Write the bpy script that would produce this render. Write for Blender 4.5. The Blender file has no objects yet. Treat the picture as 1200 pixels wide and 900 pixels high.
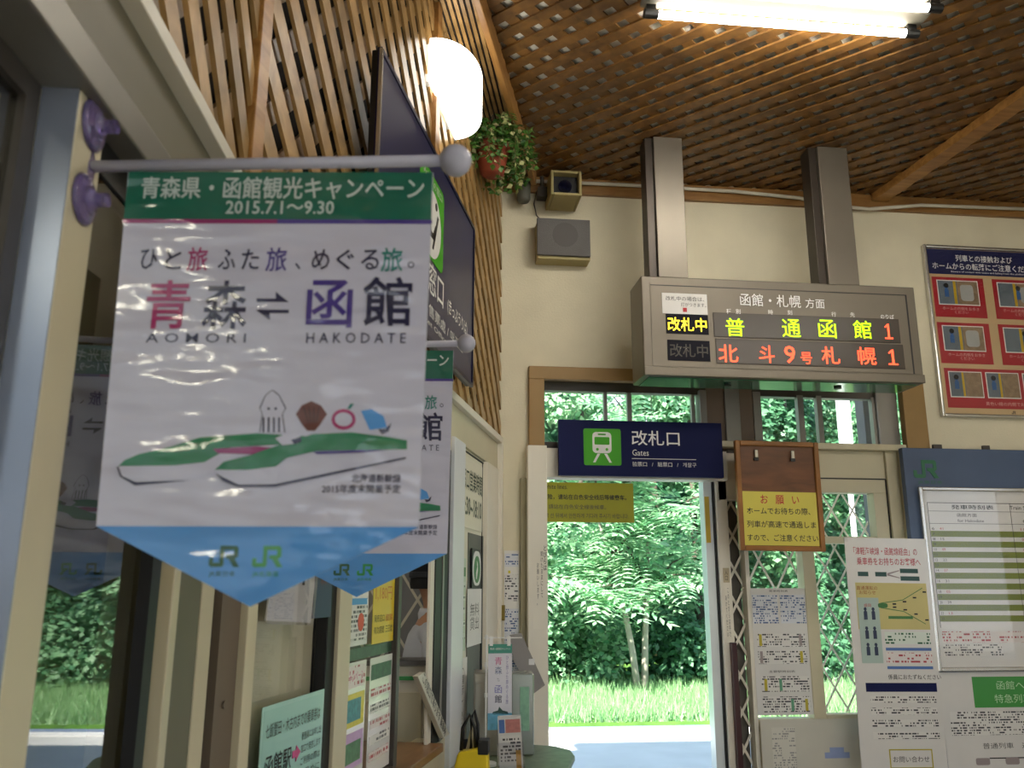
import bpy, bmesh, math, random
from math import sin, cos, pi, radians as R, tan, sqrt, atan2
from mathutils import Vector, Matrix

# ------------------------------------------------------------------ camera, sky, sun, exposure
SC = bpy.context.scene
COL = SC.collection
random.seed(7)
cam_d = bpy.data.cameras.new('camera'); cam = bpy.data.objects.new('camera', cam_d); COL.objects.link(cam)
YAW, PITCH, ROLL = R(6.3), R(13.3), R(0.15)
fw = Vector((sin(YAW)*cos(PITCH), cos(YAW)*cos(PITCH), sin(PITCH)))
rt = Vector((cos(YAW), -sin(YAW), 0)); up = rt.cross(fw)
rt, up = cos(ROLL)*rt + sin(ROLL)*up, -sin(ROLL)*rt + cos(ROLL)*up
mm = Matrix((rt, up, -fw)).transposed().to_4x4(); mm.translation = (0, 0, 1.5)
cam.matrix_world = mm
cam_d.sensor_width = 36; cam_d.lens = 30.0; cam_d.clip_start = .05; cam_d.clip_end = 300
cam_d.dof.use_dof = True; cam_d.dof.focus_distance = 4.4; cam_d.dof.aperture_fstop = 6.5
SC.camera = cam
SC.view_settings.view_transform = 'Standard'; SC.view_settings.look = 'None'
SC.view_settings.gamma = 1; SC.view_settings.use_curve_mapping = False
SC.view_settings.exposure = 1.12
SC.cycles.max_bounces = 8; SC.cycles.transparent_max_bounces = 16
SC.cycles.sample_clamp_indirect = 6

W = bpy.data.worlds.new('world'); SC.world = W; W.use_nodes = True
wn = W.node_tree.nodes; wl = W.node_tree.links
bg = wn['Background']
tc = wn.new('ShaderNodeTexCoord'); sx = wn.new('ShaderNodeSeparateXYZ'); rmp = wn.new('ShaderNodeValToRGB')
wl.new(tc.outputs['Generated'], sx.inputs[0]); wl.new(sx.outputs['Z'], rmp.inputs[0]); wl.new(rmp.outputs[0], bg.inputs[0])
rmp.color_ramp.elements[0].position = 0.0; rmp.color_ramp.elements[0].color = (.86, .93, 1, 1)
rmp.color_ramp.elements[1].position = 0.9; rmp.color_ramp.elements[1].color = (.42, .62, 1, 1)
bg.inputs[1].default_value = 1.1

sun_d = bpy.data.lights.new('sun', 'SUN'); sun = bpy.data.objects.new('sun', sun_d); COL.objects.link(sun)
sun_d.energy = 11.0; sun_d.angle = R(1.0); sun_d.color = (1, .95, .86)
sd = Vector((.34, cos(R(50)), -sin(R(50)))).normalized()
sun.rotation_euler = sd.to_track_quat('-Z', 'Y').to_euler(); sun.location = (0, 0, 20)

# ------------------------------------------------------------------ materials
def lin(c):
    if isinstance(c, str):
        c = tuple(int(c[i:i+2], 16)/255 for i in (0, 2, 4))
    return tuple((x/12.92 if x <= .04045 else ((x+.055)/1.055)**2.4) for x in c) + (1,)

MATS = {}
def mat(name, col='808080', rough=.6, metal=0, vary=.08, scale=6, bump=0, bscale=40, emit=None, spec=.5, coat=0, trans=0):
    if name in MATS: return MATS[name]
    m = bpy.data.materials.new(name); m.use_nodes = True; MATS[name] = m
    n, l = m.node_tree.nodes, m.node_tree.links
    b = n['Principled BSDF']
    b.inputs['Roughness'].default_value = rough; b.inputs['Metallic'].default_value = metal
    b.inputs['Specular IOR Level'].default_value = spec
    b.inputs['Coat Weight'].default_value = coat
    b.inputs['Transmission Weight'].default_value = trans
    c = lin(col)
    if vary:
        t = n.new('ShaderNodeTexCoord'); ns = n.new('ShaderNodeTexNoise'); ns.inputs['Scale'].default_value = scale
        ns.inputs['Detail'].default_value = 5
        r_ = n.new('ShaderNodeValToRGB')
        r_.color_ramp.elements[0].position = .3; r_.color_ramp.elements[1].position = .7
        r_.color_ramp.elements[0].color = tuple(x*(1-vary) for x in c[:3]) + (1,)
        r_.color_ramp.elements[1].color = tuple(min(1, x*(1+vary)) for x in c[:3]) + (1,)
        l.new(t.outputs['Object'], ns.inputs['Vector']); l.new(ns.outputs['Fac'], r_.inputs[0]); l.new(r_.outputs[0], b.inputs['Base Color'])
    else:
        b.inputs['Base Color'].default_value = c
    if bump:
        t2 = n.new('ShaderNodeTexCoord'); n2 = n.new('ShaderNodeTexNoise'); n2.inputs['Scale'].default_value = bscale
        bm_ = n.new('ShaderNodeBump'); bm_.inputs['Strength'].default_value = bump; bm_.inputs['Distance'].default_value = .01
        l.new(t2.outputs['Object'], n2.inputs['Vector']); l.new(n2.outputs['Fac'], bm_.inputs['Height']); l.new(bm_.outputs[0], b.inputs['Normal'])
    if emit:
        b.inputs['Emission Color'].default_value = lin(emit[0]); b.inputs['Emission Strength'].default_value = emit[1]
    return m

def wood(name, c0, c1, rough=.4, axis=0, scale=(3, 40, 40)):
    m = mat(name, c0, rough, vary=0); n, l = m.node_tree.nodes, m.node_tree.links
    t = n.new('ShaderNodeTexCoord'); mp = n.new('ShaderNodeMapping'); mp.inputs['Scale'].default_value = scale
    ns = n.new('ShaderNodeTexNoise'); ns.inputs['Scale'].default_value = 1; ns.inputs['Detail'].default_value = 6; ns.inputs['Distortion'].default_value = .6
    r_ = n.new('ShaderNodeValToRGB'); r_.color_ramp.elements[0].position = .32; r_.color_ramp.elements[1].position = .68
    r_.color_ramp.elements[0].color = lin(c0); r_.color_ramp.elements[1].color = lin(c1)
    oi = n.new('ShaderNodeObjectInfo'); hs = n.new('ShaderNodeHueSaturation'); mr = n.new('ShaderNodeMapRange')
    mr.inputs['To Min'].default_value = .78; mr.inputs['To Max'].default_value = 1.2
    l.new(oi.outputs['Random'], mr.inputs[0]); l.new(mr.outputs[0], hs.inputs['Value'])
    l.new(t.outputs['Object'], mp.inputs[0]); l.new(mp.outputs[0], ns.inputs['Vector']); l.new(ns.outputs['Fac'], r_.inputs[0])
    l.new(r_.outputs[0], hs.inputs['Color']); l.new(hs.outputs[0], m.node_tree.nodes['Principled BSDF'].inputs['Base Color'])
    return m

def gloss_print(name, col, rough=.2, bump=.7):
    """glossy vinyl with long soft wrinkles"""
    m = mat(name, col, .35, vary=0, spec=.6, coat=1.0); m.node_tree.nodes['Principled BSDF'].inputs['Coat Roughness'].default_value = .07; m.node_tree.nodes['Principled BSDF'].inputs['Coat IOR'].default_value = 1.7; n, l = m.node_tree.nodes, m.node_tree.links
    t = n.new('ShaderNodeTexCoord'); mp = n.new('ShaderNodeMapping'); mp.inputs['Scale'].default_value = (5, 1, 17); mp.inputs['Rotation'].default_value = (0, R(-24), 0)
    ns = n.new('ShaderNodeTexNoise'); ns.inputs['Scale'].default_value = 1; ns.inputs['Detail'].default_value = 2
    bm_ = n.new('ShaderNodeBump'); bm_.inputs['Strength'].default_value = bump; bm_.inputs['Distance'].default_value = .02
    g = n.new('ShaderNodeNewGeometry')
    vt = n.new('ShaderNodeVectorTransform'); vt.vector_type = 'POINT'; vt.convert_from = 'WORLD'; vt.convert_to = 'WORLD'
    l.new(g.outputs['Position'], mp.inputs[0]); l.new(mp.outputs[0], ns.inputs['Vector'])
    l.new(ns.outputs['Fac'], bm_.inputs['Height']); l.new(bm_.outputs[0], n['Principled BSDF'].inputs['Normal']); l.new(bm_.outputs[0], n['Principled BSDF'].inputs['Coat Normal'])
    n.remove(vt); n.remove(t)
    return m

def fineprint(name, paper, ink, row=.012, col=.006, dens=.52, rough=.5, block=9):
    """paper printed with rows of small illegible type"""
    m = mat(name, paper, rough, vary=0); n, l = m.node_tree.nodes, m.node_tree.links
    t = n.new('ShaderNodeTexCoord'); s = n.new('ShaderNodeSeparateXYZ'); l.new(t.outputs['Object'], s.inputs[0])
    def mth(op, a, b_=None):
        q = n.new('ShaderNodeMath'); q.operation = op
        for i, v in enumerate((a, b_)):
            if v is None: continue
            if isinstance(v, (int, float)): q.inputs[i].default_value = v
            else: l.new(v, q.inputs[i])
        return q.outputs[0]
    z = mth('MULTIPLY', s.outputs['Z'], 1/row); fr = mth('FRACT', z); fl = mth('FLOOR', z)
    rowm = mth('LESS_THAN', fr, .58)
    xx = mth('FLOOR', mth('MULTIPLY', s.outputs['X'], 1/col))
    cv = n.new('ShaderNodeCombineXYZ'); l.new(xx, cv.inputs[0]); l.new(fl, cv.inputs[1])
    wn_ = n.new('ShaderNodeTexWhiteNoise'); wn_.noise_dimensions = '2D'; l.new(cv.outputs[0], wn_.inputs['Vector'])
    cm = mth('LESS_THAN', wn_.outputs['Value'], dens)
    cv2 = n.new('ShaderNodeCombineXYZ'); l.new(mth('FLOOR', mth('MULTIPLY', s.outputs['X'], 1/(col*block))), cv2.inputs[0]); l.new(fl, cv2.inputs[1])
    w2 = n.new('ShaderNodeTexWhiteNoise'); w2.noise_dimensions = '2D'; l.new(cv2.outputs[0], w2.inputs['Vector'])
    c2 = mth('LESS_THAN', w2.outputs['Value'], .74)
    f = mth('MULTIPLY', mth('MULTIPLY', rowm, cm), c2)
    mx = n.new('ShaderNodeMix'); mx.data_type = 'RGBA'; mx.inputs['A'].default_value = lin(paper); mx.inputs['B'].default_value = lin(ink)
    l.new(f, mx.inputs['Factor']); l.new(mx.outputs['Result'], n['Principled BSDF'].inputs['Base Color'])
    return m

def glass(name, tint=(1, 1, 1), refl=1.0):
    if name in MATS: return MATS[name]
    m = bpy.data.materials.new(name); m.use_nodes = True; MATS[name] = m
    n, l = m.node_tree.nodes, m.node_tree.links; n.clear()
    o = n.new('ShaderNodeOutputMaterial'); t = n.new('ShaderNodeBsdfTransparent'); g = n.new('ShaderNodeBsdfGlossy'); x = n.new('ShaderNodeMixShader'); f = n.new('ShaderNodeFresnel')
    t.inputs[0].default_value = (*tint, 1); g.inputs['Roughness'].default_value = .02; f.inputs[0].default_value = 1.5
    q = n.new('ShaderNodeMath'); q.operation = 'MULTIPLY'; q.inputs[1].default_value = refl; q.use_clamp = True
    gb = n.new('ShaderNodeNewGeometry'); iv = n.new('ShaderNodeMath'); iv.operation = 'SUBTRACT'; iv.inputs[0].default_value = 1; l.new(gb.outputs['Backfacing'], iv.inputs[1]); q2 = n.new('ShaderNodeMath'); q2.operation = 'MULTIPLY'; l.new(f.outputs[0], q2.inputs[0]); l.new(iv.outputs[0], q2.inputs[1]); l.new(q2.outputs[0], q.inputs[0]); l.new(q.outputs[0], x.inputs[0]); l.new(t.outputs[0], x.inputs[1]); l.new(g.outputs[0], x.inputs[2]); l.new(x.outputs[0], o.inputs[0])
    return m

def emitter(name, col, s):
    m = mat(name, col, .5, vary=0); b = m.node_tree.nodes['Principled BSDF']
    b.inputs['Emission Color'].default_value = lin(col); b.inputs['Emission Strength'].default_value = s
    return m

def leafmat(name, c0, c1, trans=.45):
    m = mat(name, c0, .45, vary=0); n, l = m.node_tree.nodes, m.node_tree.links
    b = n['Principled BSDF']; t = n.new('ShaderNodeNewGeometry'); r_ = n.new('ShaderNodeValToRGB')
    r_.color_ramp.elements[0].color = lin(c0); r_.color_ramp.elements[1].color = lin(c1)
    l.new(t.outputs['Random Per Island'], r_.inputs[0]); l.new(r_.outputs[0], b.inputs['Base Color'])
    tr = n.new('ShaderNodeBsdfTranslucent'); mx = n.new('ShaderNodeMixShader'); mx.inputs[0].default_value = trans
    l.new(r_.outputs[0], tr.inputs[0]); l.new(b.outputs[0], mx.inputs[1]); l.new(tr.outputs[0], mx.inputs[2])
    l.new(mx.outputs[0], n['Material Output'].inputs[0])
    return m

WALLC = mat('cream plaster', 'ddd5ba', .8, vary=.05, scale=4, bump=.15, bscale=90)
PLAIN = mat('white plaster', 'cfc8b0', .85, vary=.04)
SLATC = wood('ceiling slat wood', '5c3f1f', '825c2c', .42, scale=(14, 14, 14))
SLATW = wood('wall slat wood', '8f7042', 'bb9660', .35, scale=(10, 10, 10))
TRIMW = wood('trim wood', '8a6030', 'a97d45', .4, scale=(6, 30, 30))
FRAMEW = mat('painted tan frame', '9b7b47', .45, vary=.06)
DARKBK = mat('dark backing', '17100c', .9, vary=.1)
GREYBK = mat('grey ceiling board', 'dcd9cc', .85, vary=.05, bump=.2, bscale=60)
CREAM = mat('cream aluminium', 'c9c0a2', .38, vary=.05, scale=3)
CREAM2 = mat('white painted steel', 'e2dccc', .42, vary=.05, scale=3)
ALUB = mat('brushed aluminium frame', 'a9adb2', .25, metal=.75, vary=.04)
ALUG = mat('grey aluminium', '8f8c86', .35, metal=.4, vary=.05)
GREYP = mat('grey beige panel', '6d6755', .5, vary=.04)
GASKET = mat('black gasket', '0b0b0c', .5, vary=0)
BLACK = mat('black plastic', '141414', .45, vary=.1)
DGREY = mat('dark grey metal', '4d4842', .4, metal=.3, vary=.05)
BRONZE = mat('bronze grey steel', '716a5e', .38, metal=.45, vary=.04)
BRONZED = mat('dark bronze steel', '3c342c', .4, metal=.4, vary=.05)
WHITE = mat('white plastic', 'e8e8e4', .4, vary=.02)
PAPER = mat('white paper', 'e2e0da', .6, vary=.02)
PAPERG = mat('laminated paper', 'dcdad6', .18, vary=.02, spec=.6)
STEEL = mat('stainless steel', 'a8a59c', .3, metal=.85, vary=.06)
SILVER = mat('silver frame', 'c9c7c2', .22, metal=.8, vary=.02)
NAVY = mat('navy sign face', '131a4a', .65, vary=.03, spec=.2)
INK = mat('black ink', '1c1a1c', .5, vary=0)
WINK = mat('white ink', 'f0f0ee', .4, vary=0, emit=('f0f0ee', 0))
REDINK = mat('red ink', 'b3232c', .5, vary=0)
GREEN = mat('rail green', '2f7d3a', .4, vary=0)
GLASS = glass('window glass')
GLASSR = glass('dark reflecting glass', (.62, .62, .58), 1.6)

# ------------------------------------------------------------------ frames and geometry helpers
P1 = (-0.3938, 1.7332); P2 = (0.4457, 4.7)
aA, aB = R(2.9), R(15.8)
def frame(x, y, ang, z=0): return Matrix.Translation((x, y, z)) @ Matrix.Rotation(ang, 4, 'Z')
FA = frame(P1[0], P1[1], R(90)-aA)      # local x runs away from the camera along the near left wall, -y into the room
FB = frame(P2[0], P2[1], R(90)-aB)
FK = frame(0, 4.7, 0)                   # back wall
WORLD = Matrix.Identity(4)

class MB:
    def __init__(s): s.v = []; s.f = []
    def add(s, vs, fs):
        k = len(s.v); s.v += [tuple(v) for v in vs]; s.f += [tuple(i+k for i in f) for f in fs]; return s
    def box(s, x0, x1, y0, y1, z0, z1):
        return s.add([(x0,y0,z0),(x1,y0,z0),(x1,y1,z0),(x0,y1,z0),(x0,y0,z1),(x1,y0,z1),(x1,y1,z1),(x0,y1,z1)],
                     [(0,3,2,1),(4,5,6,7),(0,1,5,4),(1,2,6,5),(2,3,7,6),(3,0,4,7)])
    def prism(s, pts, y0, y1):          # pts in (x, z), counter clockwise seen from -y
        n = len(pts); vs = [(x, y0, z) for x, z in pts] + [(x, y1, z) for x, z in pts]
        return s.add(vs, [tuple(range(n)), tuple(range(2*n-1, n-1, -1))] + [(i, i+n, (i+1) % n+n, (i+1) % n) for i in range(n)])
    def prismz(s, pts, z0, z1):
        n = len(pts); vs = [(x, y, z0) for x, y in pts] + [(x, y, z1) for x, y in pts]
        return s.add(vs, [tuple(range(n-1, -1, -1)), tuple(range(n, 2*n))] + [(i, (i+1) % n, (i+1) % n+n, i+n) for i in range(n)])
    def cyl(s, p, q, r, n=12, r2=None):
        p, q = Vector(p), Vector(q); d = (q-p).normalized(); a = d.orthogonal().normalized(); b = d.cross(a); r2 = r if r2 is None else r2
        vs = [p+(a*cos(2*pi*i/n)+b*sin(2*pi*i/n))*r for i in range(n)] + [q+(a*cos(2*pi*i/n)+b*sin(2*pi*i/n))*r2 for i in range(n)]
        return s.add(vs, [tuple(range(n-1, -1, -1)), tuple(range(n, 2*n))] + [(i, (i+1) % n, (i+1) % n+n, i+n) for i in range(n)])
    def tube(s, pts, r, n=8):
        pts = [Vector(p) for p in pts]; rings = []
        for i, p in enumerate(pts):
            d = (pts[min(i+1, len(pts)-1)]-pts[max(i-1, 0)]).normalized()
            a = Vector((0, 0, 1)).cross(d); a = (a if a.length > .05 else Vector((1, 0, 0)).cross(d)).normalized(); b = d.cross(a)
            rr = r[i] if isinstance(r, (list, tuple)) else r
            rings.append([p+(a*cos(2*pi*k/n)+b*sin(2*pi*k/n))*rr for k in range(n)])
        vs = [v for q in rings for v in q]; m = len(pts)
        fs = [(i*n+k, i*n+(k+1) % n, (i+1)*n+(k+1) % n, (i+1)*n+k) for i in range(m-1) for k in range(n)]
        return s.add(vs, fs + [tuple(range(n-1, -1, -1)), tuple(range((m-1)*n, m*n))])
    def lathe(s, prof, c=(0, 0, 0), n=20, axis='z', sx=1, sy=1, a0=0, a1=2*pi):
        k = len(prof); full = abs(a1-a0-2*pi) < 1e-6; m = n if full else n+1; vs = []
        for i in range(m):
            t = a0+(a1-a0)*i/n
            for r, h in prof:
                u, v = r*cos(t)*sx, r*sin(t)*sy
                vs.append({'z': (c[0]+u, c[1]+v, c[2]+h), 'y': (c[0]+u, c[1]+h, c[2]+v), 'x': (c[0]+h, c[1]+u, c[2]+v)}[axis])
        return s.add(vs, [(i*k+j, ((i+1) % m)*k+j, ((i+1) % m)*k+j+1, i*k+j+1) for i in range(n) for j in range(k-1)])
    def ball(s, c, r, n=16, sx=1, sy=1, sz=1):
        k = n//2; prof = [(r*sin(pi*j/k), -r*cos(pi*j/k)*sz) for j in range(k+1)]
        return s.lathe(prof, c, n, 'z', sx, sy)
    def disc(s, cx, cz, r, y0, y1, n=24, sx=1, sz=1):
        return s.prism([(cx+r*sx*cos(2*pi*i/n), cz+r*sz*sin(2*pi*i/n)) for i in range(n)], y0, y1)
    def rrect(s, x0, x1, z0, z1, r, y0, y1, n=5):
        pts = []
        for cx, cz, a in ((x1-r, z0+r, -pi/2), (x1-r, z1-r, 0), (x0+r, z1-r, pi/2), (x0+r, z0+r, pi)):
            pts += [(cx+r*cos(a+pi/2*i/n), cz+r*sin(a+pi/2*i/n)) for i in range(n+1)]
        return s.prism(pts, y0, y1)
    def rim(s, x0, x1, z0, z1, w, y0, y1):
        s.box(x0, x0+w, y0, y1, z0, z1); s.box(x1-w, x1, y0, y1, z0, z1); s.box(x0+w, x1-w, y0, y1, z1-w, z1); return s.box(x0+w, x1-w, y0, y1, z0, z0+w)
    def mesh(s, name, org=(0, 0, 0), m=None, smooth=False):
        me = bpy.data.meshes.new(name); ox, oy, oz = org
        me.from_pydata([(x-ox, y-oy, z-oz) for x, y, z in s.v], [], s.f)
        bm = bmesh.new(); bm.from_mesh(me); bmesh.ops.recalc_face_normals(bm, faces=bm.faces)
        if smooth:
            bmesh.ops.remove_doubles(bm, verts=bm.verts, dist=1e-5)
            for f in bm.faces: f.smooth = True
        bm.to_mesh(me); bm.free()
        if m: me.materials.append(m)
        return me

def link(name, data, parent=None, M=None):
    o = bpy.data.objects.new(name, data); COL.objects.link(o)
    if parent: o.parent = parent
    if M is not None: o.matrix_local = M
    return o

def bevel(o, w, seg=2):
    b = o.modifiers.new('bevel', 'BEVEL'); b.width = w; b.segments = seg; b.limit_method = 'ANGLE'; b.angle_limit = R(50); return o

TEXTS = []
FLIP = Matrix.Rotation(pi/2, 4, 'X')
def text(parent, body, x, z, h, w, m, y=0, org=(0, 0, 0), align='C', bold=0, sp=1, lsp=1, rot=0, name='lettering'):
    """lettering of total height h centred on (x, z) and stretched to width w, on the plane y"""
    c = bpy.data.curves.new(name, 'FONT'); c.body = body; c.size = 1; c.align_x = 'CENTER'; c.align_y = 'CENTER'
    c.offset = bold; c.space_character = sp; c.space_line = lsp; c.resolution_u = 2
    c.materials.append(m)
    o = bpy.data.objects.new(name, c); COL.objects.link(o); o.parent = parent
    TEXTS.append((o, x-org[0], y-org[1], z-org[2], w, h, rot))
    return o
def fit_texts():
    bpy.context.view_layer.update(); dg = bpy.context.evaluated_depsgraph_get(); cache = {}
    for o, x, y, z, w, h, rot in TEXTS:
        bb = o.bound_box; x0, x1 = bb[0][0], bb[6][0]; y0, y1 = bb[0][1], bb[6][1]
        sy = h/max(1e-4, y1-y0); sx = w/max(1e-4, x1-x0) if w else sy
        S = Matrix.Diagonal((sx, sy, 1, 1)); C_ = Matrix.Translation((-(x0+x1)/2, -(y0+y1)/2, 0))
        M_ = Matrix.Translation((x, y, z)) @ Matrix.Rotation(rot, 4, 'Y') @ FLIP
        me = bpy.data.meshes.new_from_object(o.evaluated_get(dg)); me.transform(S @ C_); me.name = 'lettering'
        if not me.materials: me.materials.append(o.data.materials[0])
        n = bpy.data.objects.new('lettering', me); COL.objects.link(n); n.parent = o.parent; n.matrix_local = M_
    for q in TEXTS:
        c = q[0].data; bpy.data.objects.remove(q[0]); bpy.data.curves.remove(c)

class T:
    """a thing: an Empty at its base (frame coordinates org) with part meshes given in frame coordinates"""
    def __init__(s, name, label, cat, F, org, group=None, extra=None):
        s.org = org; s.e = bpy.data.objects.new(name, None); COL.objects.link(s.e); s.e.empty_display_size = .1
        s.e.matrix_world = F @ Matrix.Translation(org) @ (extra or Matrix.Identity(4))
        s.e['label'] = label; s.e['category'] = cat
        if group: s.e['group'] = group
    def part(s, name, mb, m, parent=None, bev=0, smooth=False, label=None, stuff=False):
        o = link(name, mb.mesh(name, s.org, m, smooth), parent or s.e)
        if bev: bevel(o, bev)
        if label: o['label'] = label
        if stuff: o['kind'] = 'stuff'
        return o
    def text(s, body, x, z, h, w, m, y=0, parent=None, **k): return text(parent or s.e, body, x, z, h, w, m, y, s.org, **k)
    def patch(s, name, x0, x1, z0, z1, y, m, parent=None, d=.0006): return s.part(name, MB().box(x0, x1, y-d, y, z0, z1), m, parent)

def single(name, label, cat, F, org, mb, m, group=None, bev=0, smooth=False):
    o = link(name, mb.mesh(name, org, m, smooth)); o.matrix_world = F @ Matrix.Translation(org)
    o['label'] = label; o['category'] = cat
    if group: o['group'] = group
    if bev: bevel(o, bev)
    return o

def struct(name, F, mb, m, bev=0, parent=None):
    o = link(name, mb.mesh(name, (0, 0, 0), m)); 
    if parent: o.parent = parent
    else: o.matrix_world = F; o['kind'] = 'structure'
    if bev: bevel(o, bev)
    return o

def clip(poly, a, b, c):                # keep a*x + b*y <= c
    out = []
    for i in range(len(poly)):
        p, q = poly[i], poly[(i+1) % len(poly)]; dp, dq = a*p[0]+b*p[1]-c, a*q[0]+b*q[1]-c
        if dp <= 0: out.append(p)
        if dp*dq < 0:
            t = dp/(dp-dq); out.append((p[0]+t*(q[0]-p[0]), p[1]+t*(q[1]-p[1])))
    return out
def area(p): return .5*abs(sum(p[i][0]*p[(i+1) % len(p)][1]-p[(i+1) % len(p)][0]*p[i][1] for i in range(len(p))))

def slats(parent, region, ang, pitch, width, phase, d0, d1, m, flat=False, name='slat', org=(0, 0, 0), keep=None):
    """parallel slats at angle ang clipped to a convex region; flat=True lays them horizontally (depth = z)"""
    nx, ny = -sin(ang), cos(ang); vals = [nx*x+ny*y for x, y in region]
    k = math.floor((min(vals)-phase)/pitch)-1; n = 0
    while k*pitch+phase < max(vals)+pitch:
        c = k*pitch+phase; k += 1
        p = clip(clip(region, nx, ny, c+width/2), -nx, -ny, -(c-width/2))
        if len(p) < 3 or area(p) < .0004: continue
        mb = MB().prismz(p, d0, d1) if flat else MB().prism(p, d0, d1)
        link(name, mb.mesh(name, org, m), parent); n += 1
    return n

# ------------------------------------------------------------------ the room shell
CEIL = 3.96
AL = 4.75                                # length of the near left wall back from the bend
A0 = (P1[0]-sin(aA)*AL, P1[1]-cos(aA)*AL)
XR, YR = 4.9, -3.0
room = [A0, P1, P2, (XR, 4.7), (XR, YR)]
fl = struct('floor', WORLD, MB().prismz([(-4.2, -3.2), (5.1, -3.2), (5.1, 4.95), (-4.2, 4.95)], -.1, 0), mat('grey floor tile', '8d877c', .35, vary=.12, scale=9))
ce = struct('ceiling', WORLD, MB().prismz([(-4.2, -3.2), (5.1, -3.2), (5.1, 4.95), (-4.2, 4.95)], 3.928, CEIL+.1), GREYBK)
s2 = sqrt(.5)
regc = [(-.62, 0.2), P1, P2, (XR, 4.7), (XR, 0.2)]
oc = (.392, 3.36); PT = .1045
# openings of the grid are centred on oc in both families
ph1 = (-sin(R(-45))*oc[0]+cos(R(-45))*oc[1]); ph2 = (-sin(R(45))*oc[0]+cos(R(45))*oc[1])
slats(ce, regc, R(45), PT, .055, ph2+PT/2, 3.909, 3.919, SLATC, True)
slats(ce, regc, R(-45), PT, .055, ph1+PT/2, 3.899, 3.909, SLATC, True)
LEDGE = 2.28

# left wall beyond the bend (ticket window wall)
LB = 3.083
wl_ = struct('wall_left', FB, MB().box(-LB, 0, .05, .12, LEDGE, CEIL), DARKBK)
regb = [(-LB+.04, LEDGE+.02), (0, LEDGE+.02), (0, 3.92), (-LB+.04, 3.92)]
PW = .1185
# centre of one opening (measured along the wall, height)
ob = (-2.85, 2.928)
pb1 = (-sin(R(-45))*ob[0]+cos(R(-45))*ob[1]); pb2 = (-sin(R(45))*ob[0]+cos(R(45))*ob[1])
slats(wl_, regb, R(-45), PW, .060, pb1+PW/2, -.012, -.002, SLATW)
slats(wl_, regb, R(45), PW, .052, pb2+PW/2, .018, .028, SLATW)
# near left wall
wn2 = struct('wall_near_left', FA, MB().box(-AL, 0, .05, .12, LEDGE, CEIL), DARKBK)
rega = [(-1.9, LEDGE+.02), (0, LEDGE+.02), (0, 3.92), (-1.9, 3.92)]
slats(wn2, rega, R(-45), PW, .060, .03, -.012, -.002, SLATW)
slats(wn2, rega, R(45), PW, .052, .02, .018, .028, SLATW)
# bend post, mid post, soffit beam
struct('trim_1', FB, MB().box(-LB-.004, -LB+.048, -.022, .05, LEDGE, 3.93), TRIMW, .003)
struct('trim_2', FB, MB().box(-1.62, -1.555, -.03, .004, LEDGE, 3.93), TRIMW, .003)
struct('trim_3', FB, MB().box(-LB, -.05, -.225, -.195, 3.80, 3.93), TRIMW, .004)
so = struct('trim_37', FB, MB().box(-LB, 0, -.195, .0, 3.895, 3.92), DARKBK)
slats(so, [(-LB, -.193), (-.01, -.193), (-.01, .0), (-LB, .0)], R(2.5), .026, .016, 0, 3.885, 3.895, SLATW, True)
struct('trim_4', WORLD, MB().prismz([(2.78, 4.66), (2.95, 3.0), (3.15, .3), (3.25, .3), (3.05, 3.0), (2.88, 4.66)], 3.85, 3.90), TRIMW, .004)
# back wall: openings x .715-1.64 and 1.66-2.87 below 2.66
bk = struct('wall_back', FK, MB().box(P2[0]-.03, .62, 0, .14, 0, CEIL).box(.62, 2.98, 0, .14, 2.70, CEIL).box(2.98, 5.1, 0, .14, 0, CEIL), WALLC)
struct('trim_5', FK, MB().box(P2[0], XR, -.03, .0, 3.80, 3.90), TRIMW, .003)
rw = struct('wall_right', WORLD, MB().box(XR, XR+.14, -3.2, 0.0, 0, CEIL).box(XR, XR+.14, 2.4, 4.84, 0, CEIL).box(XR, XR+.14, 0, 2.4, 0, .9).box(XR, XR+.14, 0, 2.4, 2.5, CEIL), WALLC)
rr = struct('wall_rear', WORLD, MB().box(-4.2, -3.7, -3.14, -3, 0, CEIL).box(-.95, .3, -3.14, -3, 0, CEIL).box(-3.7, -.95, -3.14, -3, 0, 1.5).box(-3.7, -.95, -3.14, -3, 3.6, CEIL).box(3.3, 5.1, -3.14, -3, 0, CEIL).box(.3, 3.3, -3.14, -3, 3.8, CEIL), WALLC)
# rear glazed entrance (louvred above head height) and side window let the daylight in
we = struct('window_1', WORLD, MB().rim(.3, 3.3, 0, 3.8, .06, -3.1, -3.04).box(1.77, 1.83, -3.1, -3.04, 0, 3.8).box(.3, 3.3, -3.1, -3.04, 2.08, 2.14).box(1.0, 1.05, -3.1, -3.04, 0, 2.1).box(2.55, 2.6, -3.1, -3.04, 0, 2.1), ALUB)
struct('pane', WORLD, MB().box(.34, 3.26, -3.075, -3.07, .05, 3.76), GLASS, parent=we)
for k in range(14):
    for xa in (.36, 1.84):
        struct('louvre', WORLD, MB().prism([(xa, 2.2+k*.112), (xa+1.4, 2.2+k*.112), (xa+1.4, 2.245+k*.112), (xa, 2.245+k*.112)], -3.035, -3.02), ALUG, parent=we)
wq = struct('window_10', WORLD, MB().rim(-3.7, -.95, 1.5, 3.6, .06, -3.1, -3.04).box(-2.35, -2.29, -3.1, -3.04, 1.5, 3.6), ALUB)
struct('pane', WORLD, MB().box(-3.66, -.99, -3.075, -3.07, 1.55, 3.55), GLASS, parent=wq)
for k in range(18):
    struct('louvre', WORLD, MB().box(-3.64, -1.0, -3.03, -3.015, 1.6+k*.11, 1.645+k*.11), ALUG, parent=wq)
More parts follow.
